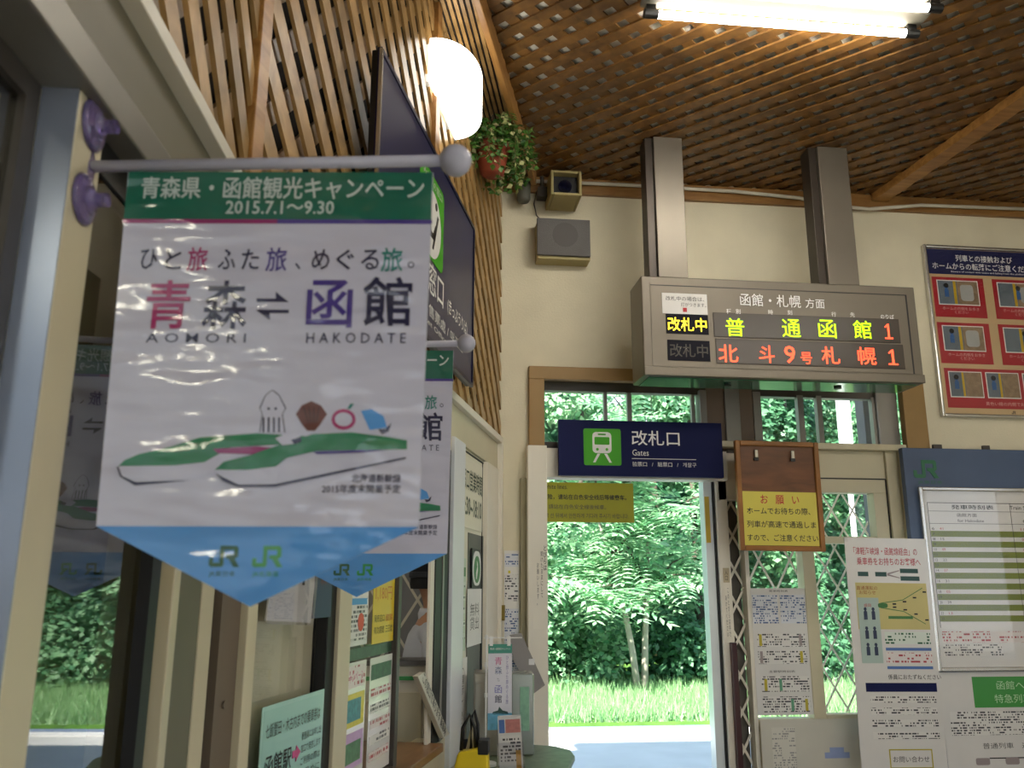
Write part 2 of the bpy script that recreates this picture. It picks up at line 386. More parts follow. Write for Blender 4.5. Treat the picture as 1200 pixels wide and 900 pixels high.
ws = struct('window_2', WORLD, MB().box(XR+.04, XR+.1, 0, 2.4, .9, .96).box(XR+.04, XR+.1, 0, 2.4, 2.44, 2.5).box(XR+.04, XR+.1, 0, .06, .9, 2.5).box(XR+.04, XR+.1, 2.34, 2.4, .9, 2.5).box(XR+.04, XR+.1, 1.17, 1.23, .9, 2.5), ALUB)
struct('pane', WORLD, MB().box(XR+.065, XR+.07, .06, 2.34, .96, 2.44), GLASS, parent=ws)
struct('roof', WORLD, MB().box(-4.6, 5.5, -4.0, 5.0, CEIL+.1, CEIL+.2).box(.15, 5.6, 5.0, 6.1, 3.15, 3.3), mat('roof sheet', '5b6068', .6))

# ------------------------------------------------------------------ office side shell (behind the ticket windows)
OF = mat('office wall paint', 'b9b6a8', .8)
struct('wall_office', WORLD, MB().box(-4.2, -4.1, -3, 4.84, 0, CEIL).box(-4.2, -.75, 4.72, 4.86, 0, 2.6).box(.25, .42, 4.72, 4.86, 0, 2.6).box(-.75, .25, 4.72, 4.86, 0, .95).box(-.75, .25, 4.72, 4.86, 2.2, 2.6).box(-4.2, .42, 4.72, 4.86, 2.6, CEIL), OF)
wo = struct('window_3', WORLD, MB().rim(-.75, .25, .95, 2.2, .05, 4.74, 4.80), CREAM2)
struct('pane', WORLD, MB().box(-.71, .21, 4.79, 4.795, .99, 2.16), mat('frosted grey glass', '8d8d8e', .3), parent=wo)
struct('ceiling_office', WORLD, MB().prismz([(-4.15, -3), (A0[0]-.12, -3), (P1[0]-.12, 1.75), (P2[0]-.1, 4.72), (-4.15, 4.72)], 3.66, 3.74), PLAIN)

def lamp_fixture(F, org, label, n=2, group=None, L=1.2, hang=0):
    t = T('ceiling_light', label, 'lamp', F, org, group)
    x, y, z = org
    t.part('housing', MB().box(x-L/2-.02, x+L/2+.02, y-.10, y+.10, z-.02, z+.0).prism([(x-L/2, z-.02), (x-L/2, z-.045), (x+L/2, z-.045), (x+L/2, z-.02)], y-.03, y+.03), mat('lamp housing', '6a665a', .5, vary=.03))
    if hang: t.part('hanger', MB().cyl((x-.4, y, z), (x-.4, y, z+hang), .006).cyl((x+.4, y, z), (x+.4, y, z+hang), .006), STEEL)
    for k in (-1, 1):
        tb = t.part('tube', MB().cyl((x-L/2+.03, y+k*.085, z-.06), (x+L/2-.03, y+k*.085, z-.06), .017, 14), emitter('lit fluorescent tube', 'fff8ec', 27.0))
        for e in (-1, 1):
            xe = x+e*(L/2-.02)
            t.part('socket', MB().cyl((xe-.03, y+k*.085, z-.06), (xe+.03, y+k*.085, z-.06), .02, 12).box(xe-.02, xe+.02, y+k*.085-.012, y+k*.085+.012, z-.06, z-.02), BLACK, parent=tb)
    return t

lamp_fixture(WORLD, (1.50, 2.965, 3.90), 'twin-tube fluorescent light on the lattice ceiling in front of the display board')
lamp_fixture(WORLD, (2.5, .2, 3.90), 'twin-tube fluorescent light on the ceiling behind the viewer')
lamp_fixture(WORLD, (3.6, .6, 3.90), 'twin-tube fluorescent light on the ceiling near the side window')
lamp_fixture(WORLD, (-1.6, 2.6, 3.66), 'twin-tube fluorescent light on the office ceiling near the counter')  # added to light the office, no such fixture in view
lamp_fixture(frame(-1.42, -1.05, R(64)), (0, 0, 2.66), 'twin-tube fluorescent light on the office ceiling behind the near partition', hang=1.0)  # added fixture, placed so its tubes reflect as glare on the near banner

# ------------------------------------------------------------------ partition, near left part (frame A, x = -distance back from the bend)
h = struct('trim_6', FA, MB().box(-AL, 0.01, -.005, .1, 2.155, 2.275), GREYP)
struct('trim_7', FA, MB().box(-AL, 0.012, -.035, .1, 2.275, 2.305), CREAM2, .002)
struct('trim_8', FA, MB().box(-AL, 0.01, -.018, .1, 2.10, 2.155), mat('dull header rail', '77736a', .4, metal=.3), .003)
struct('wall_near_left_base', FA, MB().box(-AL, 0, .0, .1, 0, .7), CREAM)
struct('trim_9', FA, MB().box(-.731, -.655, -.001, .04, .7, 2.10).box(-.731, -.655, .04, .1, .7, 2.10), CREAM, .002)
struct('trim_10', FA, MB().box(-.7335, -.731, -.0, .045, .7, 2.10), mat('reveal painted daylight blue', 'a3adc0', .22, metal=.55, vary=.04))  # near face of the pillar, tinted blue for the daylight on it
w4 = struct('window_4', FA, MB().rim(-2.2, -.735, .70, 2.10, .03, .045, .075), DGREY)
struct('pane', FA, MB().box(-2.17, -.765, .055, .06, .73, 2.07), GLASSR, parent=w4)
w5 = struct('window_5', FA, MB().box(-.655, -.31, .02, .045, 2.05, 2.10).box(-.655, -.31, .02, .045, .70, .75).box(-.31, -.27, .0, .02, .7, 2.10), GASKET)
struct('pane', FA, MB().box(-.655, -.29, .024, .028, .75, 2.05), GLASSR, parent=w5)
struct('trim_11', FA, MB().box(-.27, -.245, .01, .09, .7, 2.10).box(-.225, -.19, -.008, .09, .7, 2.10), CREAM, .002)
struct('trim_12', FA, MB().box(-.245, -.225, .03, .09, .7, 2.10).box(-.19, .0, .012, .09, .7, 2.10), GREYP)
# olive sheet added behind the near glass for its dim interior tone
single('olive_backdrop', 'olive sheet added behind the near reflecting glass for the dim interior tone', 'backdrop', FA, (-.45, .35, 1.55),
       MB().box(-.70, .02, .14, .145, .62, 2.15).cyl((-.70, .15, 2.17), (.02, .15, 2.17), .02), mat('olive backdrop tone', '827a58', .8, vary=.08))

# ------------------------------------------------------------------ partition beyond the bend (frame B)
struct('trim_13', FB, MB().box(-LB, 0, -.004, .1, 2.12, 2.265).box(-LB, -1.13, -.004, .1, 2.06, 2.12), CREAM)
struct('trim_14', FB, MB().box(-LB-.01, -.03, -.03, .1, 2.265, 2.30), CREAM2, .002)
struct('wall_left_base', FB, MB().box(-LB, -1.13, 0, .1, 0, .92).box(-1.13, 0, 0, .1, 0, .80), CREAM)
struct('trim_15', FB, MB().box(-LB+.0, -3.035, .01, .1, .9, 2.12).box(-2.93, -2.885, -.012, .1, .9, 2.12), CREAM, .002)
struct('trim_16', FB, MB().box(-3.035, -3.018, .02, .1, .9, 2.12).box(-3.012, -2.93, .005, .1, .9, 2.12).cyl((-2.975, .004, 1.27), (-2.975, .0, 1.27), .008), mat('brown post panel', '6d6152', .5, vary=.05))
w6 = struct('window_6', FB, MB().box(-2.885, -2.45, .04, .06, .92, 2.06), mat('cream backing board behind film', 'b7b196', .35, vary=.05), 0)
struct('pane', FB, MB().box(-2.885, -2.45, .030, .034, .92, 2.06), GLASS, parent=w6)
struct('trim_17', FB, MB().box(-2.45, -2.395, .0, .09, .92, 2.06), GASKET, .002)
struct('trim_18', FB, MB().box(-2.395, -2.30, -.01, .09, .92, 2.06), CREAM, .002)
w7 = struct('window_7', FB, MB().box(-1.825, -1.79, .0, .03, .92, 2.06).box(-2.30, -1.8, .0, .05, .92, .94), DGREY, .002)
struct('pane', FB, MB().box(-2.30, -1.825, .022, .026, .94, 2.06), GLASS, parent=w7)
struct('trim_19', FB, MB().box(-1.415, -1.36, .0, .012, .92, 2.06), CREAM2, .002)
struct('trim_20', FB, MB().box(-1.36, -1.14, -.004, .012, .92, 2.06), GASKET, .002)
struct('trim_21', FB, MB().box(-1.255, -1.235, -.008, .0, .92, 2.06), ALUG, .001)
struct('trim_22', FB, MB().box(-1.14, -.93, -.02, .012, .80, 2.12), mat('white aluminium stile', 'e0e4e8', .3, metal=.0, vary=.03), .003)
struct('trim_23', FB, MB().box(-.37, -.0, -.012, .1, .80, 2.12).box(-.06, -.02, -.03, .0, .80, 2.27), CREAM2, .003)
pb = struct('wall_ticket_panel', FB, MB().box(-.93, -.37, .012, .03, .80, 2.12), mat('ivory board', 'e0dcc8', .4, vary=.03))
struct('frame_line', FB, MB().box(-.92, -.38, .009, .013, 2.105, 2.112).box(-.40, -.392, .009, .013, .8, 2.105), INK, parent=pb)
struct('recess', FB, MB().box(-.72, -.40, .008, .0115, .82, 1.74), mat('grey recess board', '5d5b56', .5, vary=.06), parent=pb)
struct('edge', FB, MB().box(-.425, -.40, .002, .008, .82, 1.74), BLACK, parent=pb)

# lettering of the opening hours board
t = T('opening_hours_notice', 'ivory board with green and black opening hours lettering beside the corner', 'notice', FB, (-.65, .006, 1.76))
t.part('sheet', MB().box(-.90, -.41, .0085, .0115, 1.76, 2.085), mat('ivory film', 'e4e0cc', .35, vary=.02))
t.text('窓口営業時間', -.64, 1.985, .10, .44, mat('dark green ink', '1f3a2c', .5, vary=0), .0075, bold=.008)
t.text('8:30~18:10', -.64, 1.86, .085, .42, mat('dark green ink'), .0075, bold=.015)

def paper(name, label, cat, F, x0, x1, z0, z1, y, m, group=None, th=.0015, rot=0):
    cx, cz = (x0+x1)/2, z0
    ex = Matrix.Translation((0, 0, (z1-z0)/2)) @ Matrix.Rotation(rot, 4, 'Y') @ Matrix.Translation((0, 0, -(z1-z0)/2)) if rot else None
    t = T(name, label, cat, F, (cx, y, cz), group, ex)
    t.sheet = t.part('sheet', MB().box(x0, x1, y-th, y, z0, z1), m)
    t.y = y-th-.0004; t.b = (x0, x1, z0, z1)
    return t
FPW = fineprint('fine print black', 'dddbd6', '35353a', .013, .005, .55, .35)
FPB = fineprint('fine print blue', 'd5d8de', '2b4f86', .012, .005, .5, .35)
FPG = fineprint('fine print green', 'd4ded2', '1f5a38', .016, .007, .5, .35)
FPR = fineprint('fine print red', 'e0d8d4', 'a8303a', .016, .006, .5, .35)

# teal notice on the cream window
TEAL = mat('pale teal paper', 'a4cfc4', .25, vary=.03)
t = paper('notice', 'pale teal laminated notice with a pink arrow on the cream window', 'notice', FB, -2.81, -2.455, .93, 1.243, .0, TEAL)
t.patch('printed_panel', -2.80, -2.465, .935, 1.233, t.y+.0006, mat('pale teal print', '9ccbbf', .25, vary=.02))
yy = t.y-.0012
t.text('七飯蟹田・木古内までの乗車券は', -2.635, 1.19, .03, .31, INK, yy)
t.text('函館駅', -2.715, 1.115, .05, .14, INK, yy, bold=.008)
t.part('arrow', MB().prism([(-2.64, 1.11), (-2.62, 1.11), (-2.62, 1.10), (-2.595, 1.118), (-2.62, 1.136), (-2.62, 1.126), (-2.64, 1.126)], yy-.001, yy), mat('pink ink', 'c84a86', .4, vary=0))
for i, s_ in enumerate(('駅係員にお申し出', '窓口で発売します', 'ご利用の際は', 'お早めに')):
    t.text(s_, -2.53, 1.15-.028*i, .018, .12, INK, yy)
t.text('北海道方面', -2.71, 1.065, .02, .12, REDINK, yy)
for i in range(3): t.text('特急券をお求めのお客様', -2.56, 1.03-.03*i, .018, .17, INK, yy)
t.text('函館行', -2.72, .98, .04, .12, REDINK, yy, bold=.008)

# clear bag with leaflets and the dark blue card next to it
t = T('document_bag', 'clear plastic document bag of white sheets hanging on the cream window', 'bag', FB, (-2.69, -.01, 1.41))
t.part('sheet', MB().prism([(-2.835, 1.425), (-2.585, 1.41), (-2.56, 1.62), (-2.80, 1.62)], -.008, -.004), PAPERG)
t.part('film', MB().prism([(-2.842, 1.418), (-2.577, 1.404), (-2.55, 1.66), (-2.81, 1.66)], -.0125, -.012), glass('clear film', (.93, .93, .95), 2.0))
t.part('printed_panel', MB().prism([(-2.79, 1.53), (-2.60, 1.53), (-2.60, 1.55), (-2.79, 1.55)], -.009, -.008), mat('green print', '2f8a5f', .4, vary=0))
t.part('printed_panel', MB().prism([(-2.78, 1.56), (-2.60, 1.56), (-2.60, 1.61), (-2.78, 1.61)], -.009, -.008), FPG)
t.part('string', MB().tube([(-2.655, -.013, 1.50), (-2.652, -.016, 1.56), (-2.66, -.012, 1.66)], .003), DGREY)
t = paper('card', 'dark blue card hanging right of the clear document bag', 'card', FB, -2.575, -2.455, 1.42, 1.66, -.004, mat('deep blue card', '232457', .3, vary=.05), th=.004)
t.text('青\n森', -2.515, 1.545, .09, .04, mat('dull red ink', '7a4a4a', .5, vary=0), t.y)

# posters on the window next to the opening
t = paper('poster', 'white poster with sky blue headings and a round red seal', 'poster', FB, -2.29, -2.085, 1.33, 1.62, .018, PAPERG)
t.patch('printed_panel', -2.28, -2.095, 1.345, 1.60, t.y, FPW); q = t.y-.0008
BLU = mat('sky blue ink', '4a9ad0', .4, vary=0)
for i in range(3):
    t.patch('printed_panel', -2.28, -2.10, 1.575-.06*i-.01, 1.575-.06*i+.008, q, BLU)
t.part('seal', MB().disc(-2.15, 1.395, .026, q-.001, q), mat('orange red ink', 'd2492f', .4, vary=0))
t = paper('poster', 'yellow price poster reading 1,180 yen on the ticket window', 'poster', FB, -2.05, -1.835, 1.325, 1.62, .014, mat('yellow poster paper', 'dcc11c', .3, vary=.03)); q = t.y
t.text('1,180円', -1.945, 1.475, .045, .17, mat('orange ink', 'c87a14', .4, vary=0), q, bold=.008)
t.text('北海道フリー', -1.945, 1.57, .02, .15, mat('orange ink'), q)
t.text('おとな片道', -1.945, 1.535, .018, .14, mat('orange ink'), q)
t.text('発売窓口', -1.985, 1.40, .022, .10, INK, q); t.text('函館 青森', -1.885, 1.40, .022, .07, REDINK, q)
t.text('有効期間', -1.985, 1.365, .022, .10, INK, q); t.text('三日間', -1.885, 1.365, .022, .07, INK, q)
t = paper('poster', 'tall collage poster with pink, yellow and lilac blocks behind the glass', 'poster', FB, -2.285, -2.08, .95, 1.285, .018, PAPERG)
q = t.y
t.patch('printed_panel', -2.275, -2.09, 1.215, 1.275, q, FPR); t.patch('printed_panel', -2.275, -2.09, 1.11, 1.20, q, mat('lemon print', 'd9cf4a', .4, vary=.1, scale=40))
t.patch('printed_panel', -2.24, -2.12, 1.125, 1.185, q-.0008, mat('teal block print', '3f8a92', .4, vary=.3, scale=60))
t.patch('printed_panel', -2.275, -2.09, 1.00, 1.095, q, mat('lilac print', 'c6a4cf', .4, vary=.1, scale=40))
t.patch('printed_panel', -2.24, -2.11, 1.015, 1.07, q-.0008, mat('green block print', '4f7f5a', .4, vary=.3, scale=60))
t.text('キャンペーン', -2.18, 1.245, .03, .15, mat('pink ink'), q-.0008)
t = paper('poster', 'white poster with a dark green picture and pink text behind the glass', 'poster', FB, -2.055, -1.835, .95, 1.285, .014, PAPERG)
q = t.y
t.patch('printed_panel', -2.045, -1.845, 1.22, 1.265, q, mat('green photo print', '2d5c3c', .4, vary=.4, scale=50))
for i in range(5): t.patch('printed_panel', -2.04, -1.85, 1.17-.045*i, 1.195-.045*i, q, (FPR, FPW)[i % 2])
t = paper('poster', 'green landscape strip above the two lower window posters', 'poster', FB, -2.29, -1.83, 1.29, 1.322, .020, mat('green landscape print', '2f4f38', .35, vary=.4, scale=30))

# narrow sheets on the opening hours panel
t = paper('notice', 'narrow pale green sheet low on the opening hours panel', 'notice', FB, -.91, -.77, 1.22, 1.62, .008, mat('mint paper', 'c3d2be', .4, vary=.02)); q = t.y
t.patch('printed_panel', -.90, -.78, 1.54, 1.58, q, GREEN)
for i in range(5): t.patch('printed_panel', -.90, -.78, 1.49-.055*i, 1.515-.055*i, q, FPG)
t = paper('notice', 'white sheet with two lines of text under the green pictogram', 'notice', FB, -.745, -.43, 1.23, 1.485, .004, PAPER); q = t.y
t.text('無料\n貸出', -.59, 1.36, .12, .20, DGREY, q)
t = paper('notice', 'long white sheet with an oval outline at the bottom of the hours panel', 'notice', FB, -.91, -.73, .83, 1.19, .006, PAPER); q = t.y
t.part('outline', MB().disc(-.82, 1.08, .07, q-.0006, q, 24, .7, 1), DGREY); t.part('outline', MB().disc(-.82, 1.08, .066, q-.0012, q-.0004, 24, .68, 1), PAPER)
t.text('開\n示', -.82, 1.08, .08, .04, INK, q-.0016); t.text('き\nっ\nぷ', -.82, .92, .10, .035, INK, q)
t = paper('sign', 'slim upright sign with a white wave on a green oval', 'sign', FB, -.68, -.47, 1.49, 1.67, .004, BLACK, th=.006); q = t.y
t.part('printed_panel', MB().rrect(-.67, -.48, 1.50, 1.66, .07, q-.001, q), WHITE)
t.part('printed_panel', MB().disc(-.575, 1.575, .07, q-.002, q-.0008, 24, 1, .9), GREEN)
t.part('printed_panel', MB().prism([(-.60, 1.53), (-.585, 1.53), (-.56, 1.57), (-.565, 1.60), (-.585, 1.615), (-.575, 1.585), (-.60, 1.56)], q-.003, q-.0018), WHITE)

# mid wall and latch
t = paper('notice', 'white sheet of small print hung on the wall strip left of the door jamb', 'notice', FK, .478, .560, 1.0, 1.686, -.002, PAPER); q = t.y
t.patch('printed_panel', .483, .555, 1.60, 1.67, q, FPB); t.patch('printed_panel', .483, .555, 1.42, 1.56, q, FPW); t.patch('printed_panel', .483, .555, 1.05, 1.38, q, FPB)
t.patch('printed_panel', .50, .512, 1.565, 1.58, q, mat('yellow mark', 'd0c020', .5, vary=0))
single('door_latch', 'small brass latch on the edge of the ticket partition', 'latch', FB, (-.04, -.035, 1.36), MB().rrect(-.052, -.028, 1.32, 1.40, .01, -.045, -.03), mat('brass', '8d7a3a', .35, metal=.8, vary=.05))

# ------------------------------------------------------------------ banner campaign flags on suction cups
PT_H = gloss_print('banner green vinyl', '0d6a55'); PT_W = gloss_print('banner white vinyl', 'd4d3e6'); PT_B = gloss_print('banner blue vinyl', '52a0ea')
PT_T = gloss_print('banner pale lettering', 'cfdcd8'); PT_M = gloss_print('banner magenta', '9a2570'); PT_P = gloss_print('banner purple', '4a3590')
PT_K = gloss_print('banner navy ink', '221f48'); PT_R = gloss_print('banner pink ink', 'b02a70'); PT_G = gloss_print('banner teal ink', '2a8a80')
PT_J = gloss_print('banner train green', '128052'); PT_JR = gloss_print('banner logo green', '0f5a36'); PT_JL = gloss_print('banner light logo green', '2f9a45')
PT_BR = gloss_print('banner brown', '6f3a33'); PT_S = gloss_print('banner shell brown', '4a2a2a')
ROD = mat('pale plastic rod', 'b6b6c6', .35, vary=.02)
CUP = mat('violet clear plastic', 'c0b0ea', .06, vary=.02, trans=.85)

def jr_poly(x, z, h):
    pts = [(0, .42), (0, .1), (.1, 0), (.62, 0), (.7, .1), (.7, .80), (1.17, .80), (1.17, .56), (.80, .56), (.80, .38), (.93, .38), (1.18, 0), (1.46, 0), (1.22, .38), (1.3, .42), (1.37, .5), (1.37, .9), (1.27, 1), (.50, 1), (.50, .2), (.2, .2), (.2, .42)]
    return [(x+p[0]*h, z+p[1]*h) for p in pts]

def campaign_flag(F, label, cupA):
    # local frame: x along the rod, z up, origin where the rod leaves the cup holder
    t = T('campaign_flag', label, 'banner', F, (0, 0, 0), 'campaign banners on the partition')
    rod = t.part('rod', MB().tube([(-.012, 0, 0), (.448, 0, .010)], .0075, 12), ROD, smooth=True)
    t.part('rod_ball', MB().ball((.455, 0, .010), .021, 20), ROD, parent=rod, smooth=True)
    ar = t.part('cup_holder', MB().tube([(-.014, 0, .055), (-.014, 0, 0), (-.022, .0, -.075)], [.007, .009, .007], 10), CUP, smooth=True)
    for dz, dx, dy in ((.052, 0, 0), (-.050, -.006, 0)):
        c = cupA(dz)
        a = Vector(c[0]); n_ = Vector(c[1])     # centre on the wall, direction into the room
        prof = [(0, .016), (.010, .016), (.012, .011), (.020, .009), (.030, .004), (.034, .0005), (.033, .0), (.026, .003), (.016, .006), (0, .007)]
        mb = MB(); mb.lathe([(r_, h_) for r_, h_ in prof], (0, 0, 0), 28)
        q_ = n_.to_track_quat('Z', 'Y').to_matrix()
        mb.v = [tuple(a + q_ @ Vector(v)) for v in mb.v]
        t.part('suction_cup', mb, CUP, smooth=True)
        t.part('cup_knob', MB().cyl(a+n_*.014, a+n_*.030, .009, 12), CUP, smooth=False)
        t.part('clip', MB().tube([a+n_*.024, Vector((-.014, 0, dz*.9))], .005, 8), CUP)
    # cloth: slightly narrower towards the bottom
    W_ = .390; X0 = .037; TOP = -.007; SH = -.455; TIP = -.545
    def U(px, py):                                   # artwork coordinates of the flag: 0..1 across, height
        xl = 152-35*(py-205)/395; xr = 504-17*(py-205)/395
        u = (px-xl)/(xr-xl); v = (py-205)/395
        z = TOP-(.455*v-.025*v*v) if v <= 1 else SH - (py-600)*.00097
        return X0+.010*min(1, v)+u*(W_-.016*min(1, v)), z
    y0 = .0
    cloth = t.part('cloth', MB().prism([(X0+.010, SH), (X0+W_*.50, TIP), (X0+W_-.006, SH), (X0+W_, TOP), (X0, TOP)], y0, y0+.0015), PT_W)
    def pa(px0, px1, py0, py1, m, lay=0, name='printed_panel'):
        (a_, b_), (c_, d_) = U(px0, py1), U(px1, py0)
        return t.part(name, MB().box(a_, c_, y0-.0004-.0004*lay, y0-.0001-.0004*lay, b_, d_), m, cloth)
    z1 = U(300, 262)[1]; z2 = U(300, 267)[1]
    t.part('printed_panel', MB().box(X0+.001, X0+W_-.001, y0-.0005, y0, z1, TOP), PT_H, cloth)
    t.part('printed_panel', MB().box(X0, X0+W_*.5, y0-.0005, y0, z2, z1), PT_M, cloth)
    t.part('printed_panel', MB().box(X0+W_*.5, X0+W_, y0-.0005, y0, z2, z1), PT_P, cloth)
    t.part('printed_panel', MB().prism([(X0+.010, SH), (X0+W_*.50, TIP), (X0+W_-.006, SH)], y0-.0005, y0), PT_B, cloth)
    Y_ = y0-.0012
    def tx(s_, px0, px1, py0, py1, m, b=0, sp=1):
        (xa, za), (xb, zb) = U(px0, py1), U(px1, py0)
        t.text(s_, (xa+xb)/2, (za+zb)/2, zb-za, xb-xa, m, Y_, parent=cloth, bold=b, sp=sp)
    tx('青森県・函館観光キャンペーン', 166, 494, 211, 238, PT_T, .014)
    tx('2015.7.1～9.30', 264, 390, 240, 256, PT_T, .014)
    for ch, x_, m_ in (('ひ', 176, PT_K), ('と', 204, PT_K), ('旅', 232, PT_R), ('ふ', 266, PT_K), ('た', 293, PT_K), ('旅', 323, PT_P), ('め', 374, PT_K), ('ぐ', 402, PT_K), ('る', 431, PT_K), ('旅', 456, PT_G)):
        hw = 13 if ch == '旅' else 11
        tx(ch, x_-hw, x_+hw, 310-hw*1.1, 310+hw*1.1, m_, .01)
    tx('、', 344, 351, 314, 322, PT_K); tx('。', 474, 482, 312, 320, PT_K)
    tx('青', 170, 226, 335, 392, PT_R, .014); tx('森', 236, 292, 335, 392, PT_K, .014)
    tx('函', 356, 412, 334, 390, PT_P, .014); tx('館', 421, 480, 330, 388, PT_K, .014)
    tx('AOMORI', 172, 288, 397, 408, PT_K, .003, 1.6); tx('HAKODATE', 357, 472, 396, 408, PT_K, .003, 1.6)
    def poly(pts, m, lay=0, name='drawing'):
        t.part(name, MB().prism([U(*p) for p in pts][::-1], y0-.0006-.0005*lay, y0-.0002-.0005*lay), m, cloth)
    poly([(300, 356), (322, 356), (322, 348), (337, 360), (300, 360)], PT_K)
    poly([(300, 369), (337, 369), (337, 373), (315, 373), (315, 381), (300, 370)], PT_K)
    # two long nosed trains
    def loop(cx, cy, rx, ry, n=16): return [(cx+rx*cos(-2*pi*i/n), cy+ry*sin(-2*pi*i/n)) for i in range(n)]
    poly([(141, 550), (148, 543), (165, 536), (200, 528), (235, 517), (300, 512), (370, 516), (380, 522), (270, 528), (240, 545), (205, 549)], PT_J)
    poly([(141, 550), (205, 549), (260, 545), (252, 556), (220, 565), (160, 568), (145, 561)], PT_W, 1)
    poly([(141, 550), (145, 561), (162, 568), (222, 566), (160, 572), (143, 562), (139, 551)], PT_K, 1)
    poly([(250, 530), (300, 527), (365, 532), (300, 536), (255, 535)], PT_M, 1)
    poly([(252, 554), (262, 545), (290, 538), (330, 524), (365, 513), (410, 511), (450, 516), (473, 520), (473, 530), (420, 531), (370, 532), (335, 540), (322, 550), (290, 554)], PT_J, 2)
    poly([(365, 533), (420, 531), (450, 531), (420, 534), (370, 536)], PT_P, 3)
    poly([(252, 554), (290, 554), (322, 550), (330, 548), (322, 572), (280, 573), (258, 564)], PT_W, 3)
    poly([(253, 558), (262, 567), (278, 573), (322, 573), (472, 541), (472, 539), (322, 570), (280, 571)], PT_K, 4)
    poly([(322, 518), (338, 511), (352, 512), (348, 524), (330, 526)], PT_W, 4)
    poly([(340, 520), (352, 516), (352, 522), (344, 525)], PT_K, 5)
    # small sea creatures and fruit sitting on the trains
    sq = [(303, 511), (306, 490), (303, 483), (310, 468), (318, 462), (326, 468), (334, 483), (330, 490), (333, 511)]
    poly(sq, PT_K, 0); poly([(305+(a-305)*.92+1, 463+(b-463)*.98+1) for a, b in sq], PT_W, 1)
    poly(loop(314, 484, 1.6, 1.6), PT_K, 2); poly(loop(322, 484, 1.6, 1.6), PT_K, 2)
    for k in range(4): poly([(307+k*6, 494), (309+k*6, 494), (309+k*6, 511), (307+k*6, 511)], PT_K, 2)
    poly([(345, 490), (352, 480), (363, 475), (374, 480), (381, 490), (373, 502), (367, 509), (358, 509), (352, 502)], PT_BR, 0)
    for k in range(4): poly([(353+k*6, 482), (355+k*6, 482), (360+k*3, 500), (359+k*3, 500)], PT_S, 1)
    poly(loop(400, 496, 14, 12), PT_R, 0); poly(loop(400, 496, 10, 8), PT_W, 1); poly([(404, 484), (408, 478), (412, 478), (408, 484)], PT_G, 1)
    poly([(420, 486), (432, 484), (446, 492), (450, 505), (430, 508)], PT_B, 0); poly([(440, 507), (448, 507), (455, 500), (452, 510), (444, 513)], PT_K, 1)
    tx('北海道新幹線', 409, 466, 558, 568, PT_K, .01); tx('2015年度末開業予定', 375, 466, 570, 580, PT_K, .01)
    for px, m_, s_ in ((250, PT_JR, 'JR東日本'), (299, PT_JL, 'JR北海道')):
        x_, z_ = U(px, 600); z_ = SH-.046
        t.part('logo', MB().prism(jr_poly(x_, z_, .024)[::-1], y0-.0010, y0-.0006), m_, cloth)
        t.text(s_, x_+.016, z_-.008, .007, .030, m_, Y_, parent=cloth)
    return t

ca = cos(YAW); sa = sin(YAW)
O1 = Vector((-.4155, 1.052, 2.021))
F1 = frame(O1.x, O1.y, -YAW, O1.z)
def cupsA(dz):
    s_ = -.69; n_ = Vector((cos(aA), -sin(aA), 0)); base = Vector((P1[0]+sin(aA)*s_, P1[1]+cos(aA)*s_, O1.z+dz)) + n_*.002
    inv = F1.inverted(); p = inv @ base; d = inv.to_3x3() @ n_
    return (p, d)
campaign_flag(F1, 'nearest campaign banner, large, with two printed trains and a blue tip', cupsA)
# the second banner hangs from the post at the bend, same height
rr_ = Vector((ca, -sa, 0)); ff = Vector((sa, ca, 0))
ball = ff*1.85 + rr_*(-.103); O2 = Vector((ball.x, ball.y, 2.031)) - Vector((rr_.x*.455, rr_.y*.455, .010))
F2 = frame(O2.x, O2.y, -YAW, O2.z)
def cupsB(dz):
    inv = F2.inverted(); n_ = Vector((cos(aB), -sin(aB), 0)); dB_ = Vector((sin(aB), cos(aB), 0))
    rel = Vector((O2.x-P2[0], O2.y-P2[1], 0)); s_ = rel.dot(dB_)
    base = Vector((P2[0], P2[1], O2.z+dz)) + dB_*s_; base.z = O2.z+dz
    return (inv @ (base + n_*.006), inv.to_3x3() @ n_)
campaign_flag(F2, 'farther campaign banner hanging half hidden behind the large near one', cupsB)

# ------------------------------------------------------------------ big navy ticket office sign on the lattice
OFS = -.10
t = T('ticket_office_sign', 'navy ticket office sign with green seat pictogram on the wall lattice', 'sign', FB, (-1.86, OFS, 2.32))
x0, x1, z0, z1 = -2.51, -1.185, 2.325, 3.045
t.part('box', MB().box(x0, x1, OFS+.004, OFS+.03, z0, z1), BLACK, bev=.004)
t.part('frame', MB().rim(x0-.004, x1+.004, z0-.004, z1+.004, .016, OFS-.004, OFS+.01), mat('navy frame', '1d1c40', .3, metal=.4, vary=.03))
t.part('edge', MB().box(x0-.006, x0+.006, OFS-.006, OFS+.004, z0, z1), SILVER)
t.part('panel', MB().box(x0+.016, x1-.016, OFS, OFS+.006, z0+.014, z1-.014), mat('navy gloss face', '24264e', .3, vary=.03, spec=.6)); q = OFS-.0005
gr = t.part('pictogram', MB().rrect(-2.07, -1.735, 2.62, 2.94, .03, q-.001, q), mat('bright green', '45a51c', .5, vary=.02, spec=.3))
t.part('disc', MB().disc(-1.90, 2.755, .125, q-.002, q-.001, 32), WHITE, gr)
t.part('drawing', MB().prism([(-1.967, 2.755), (-1.945, 2.746), (-1.927, 2.701), (-1.868, 2.701), (-1.841, 2.755), (-1.859, 2.764), (-1.886, 2.723), (-1.913, 2.723), (-1.931, 2.773), (-1.945, 2.809), (-1.967, 2.809)], q-.003, q-.002)
       .prism([(-1.895, 2.665), (-1.877, 2.665), (-1.815, 2.809), (-1.833, 2.813)], q-.003, q-.002).disc(-1.852, 2.84, .015, q-.003, q-.002), INK, gr)
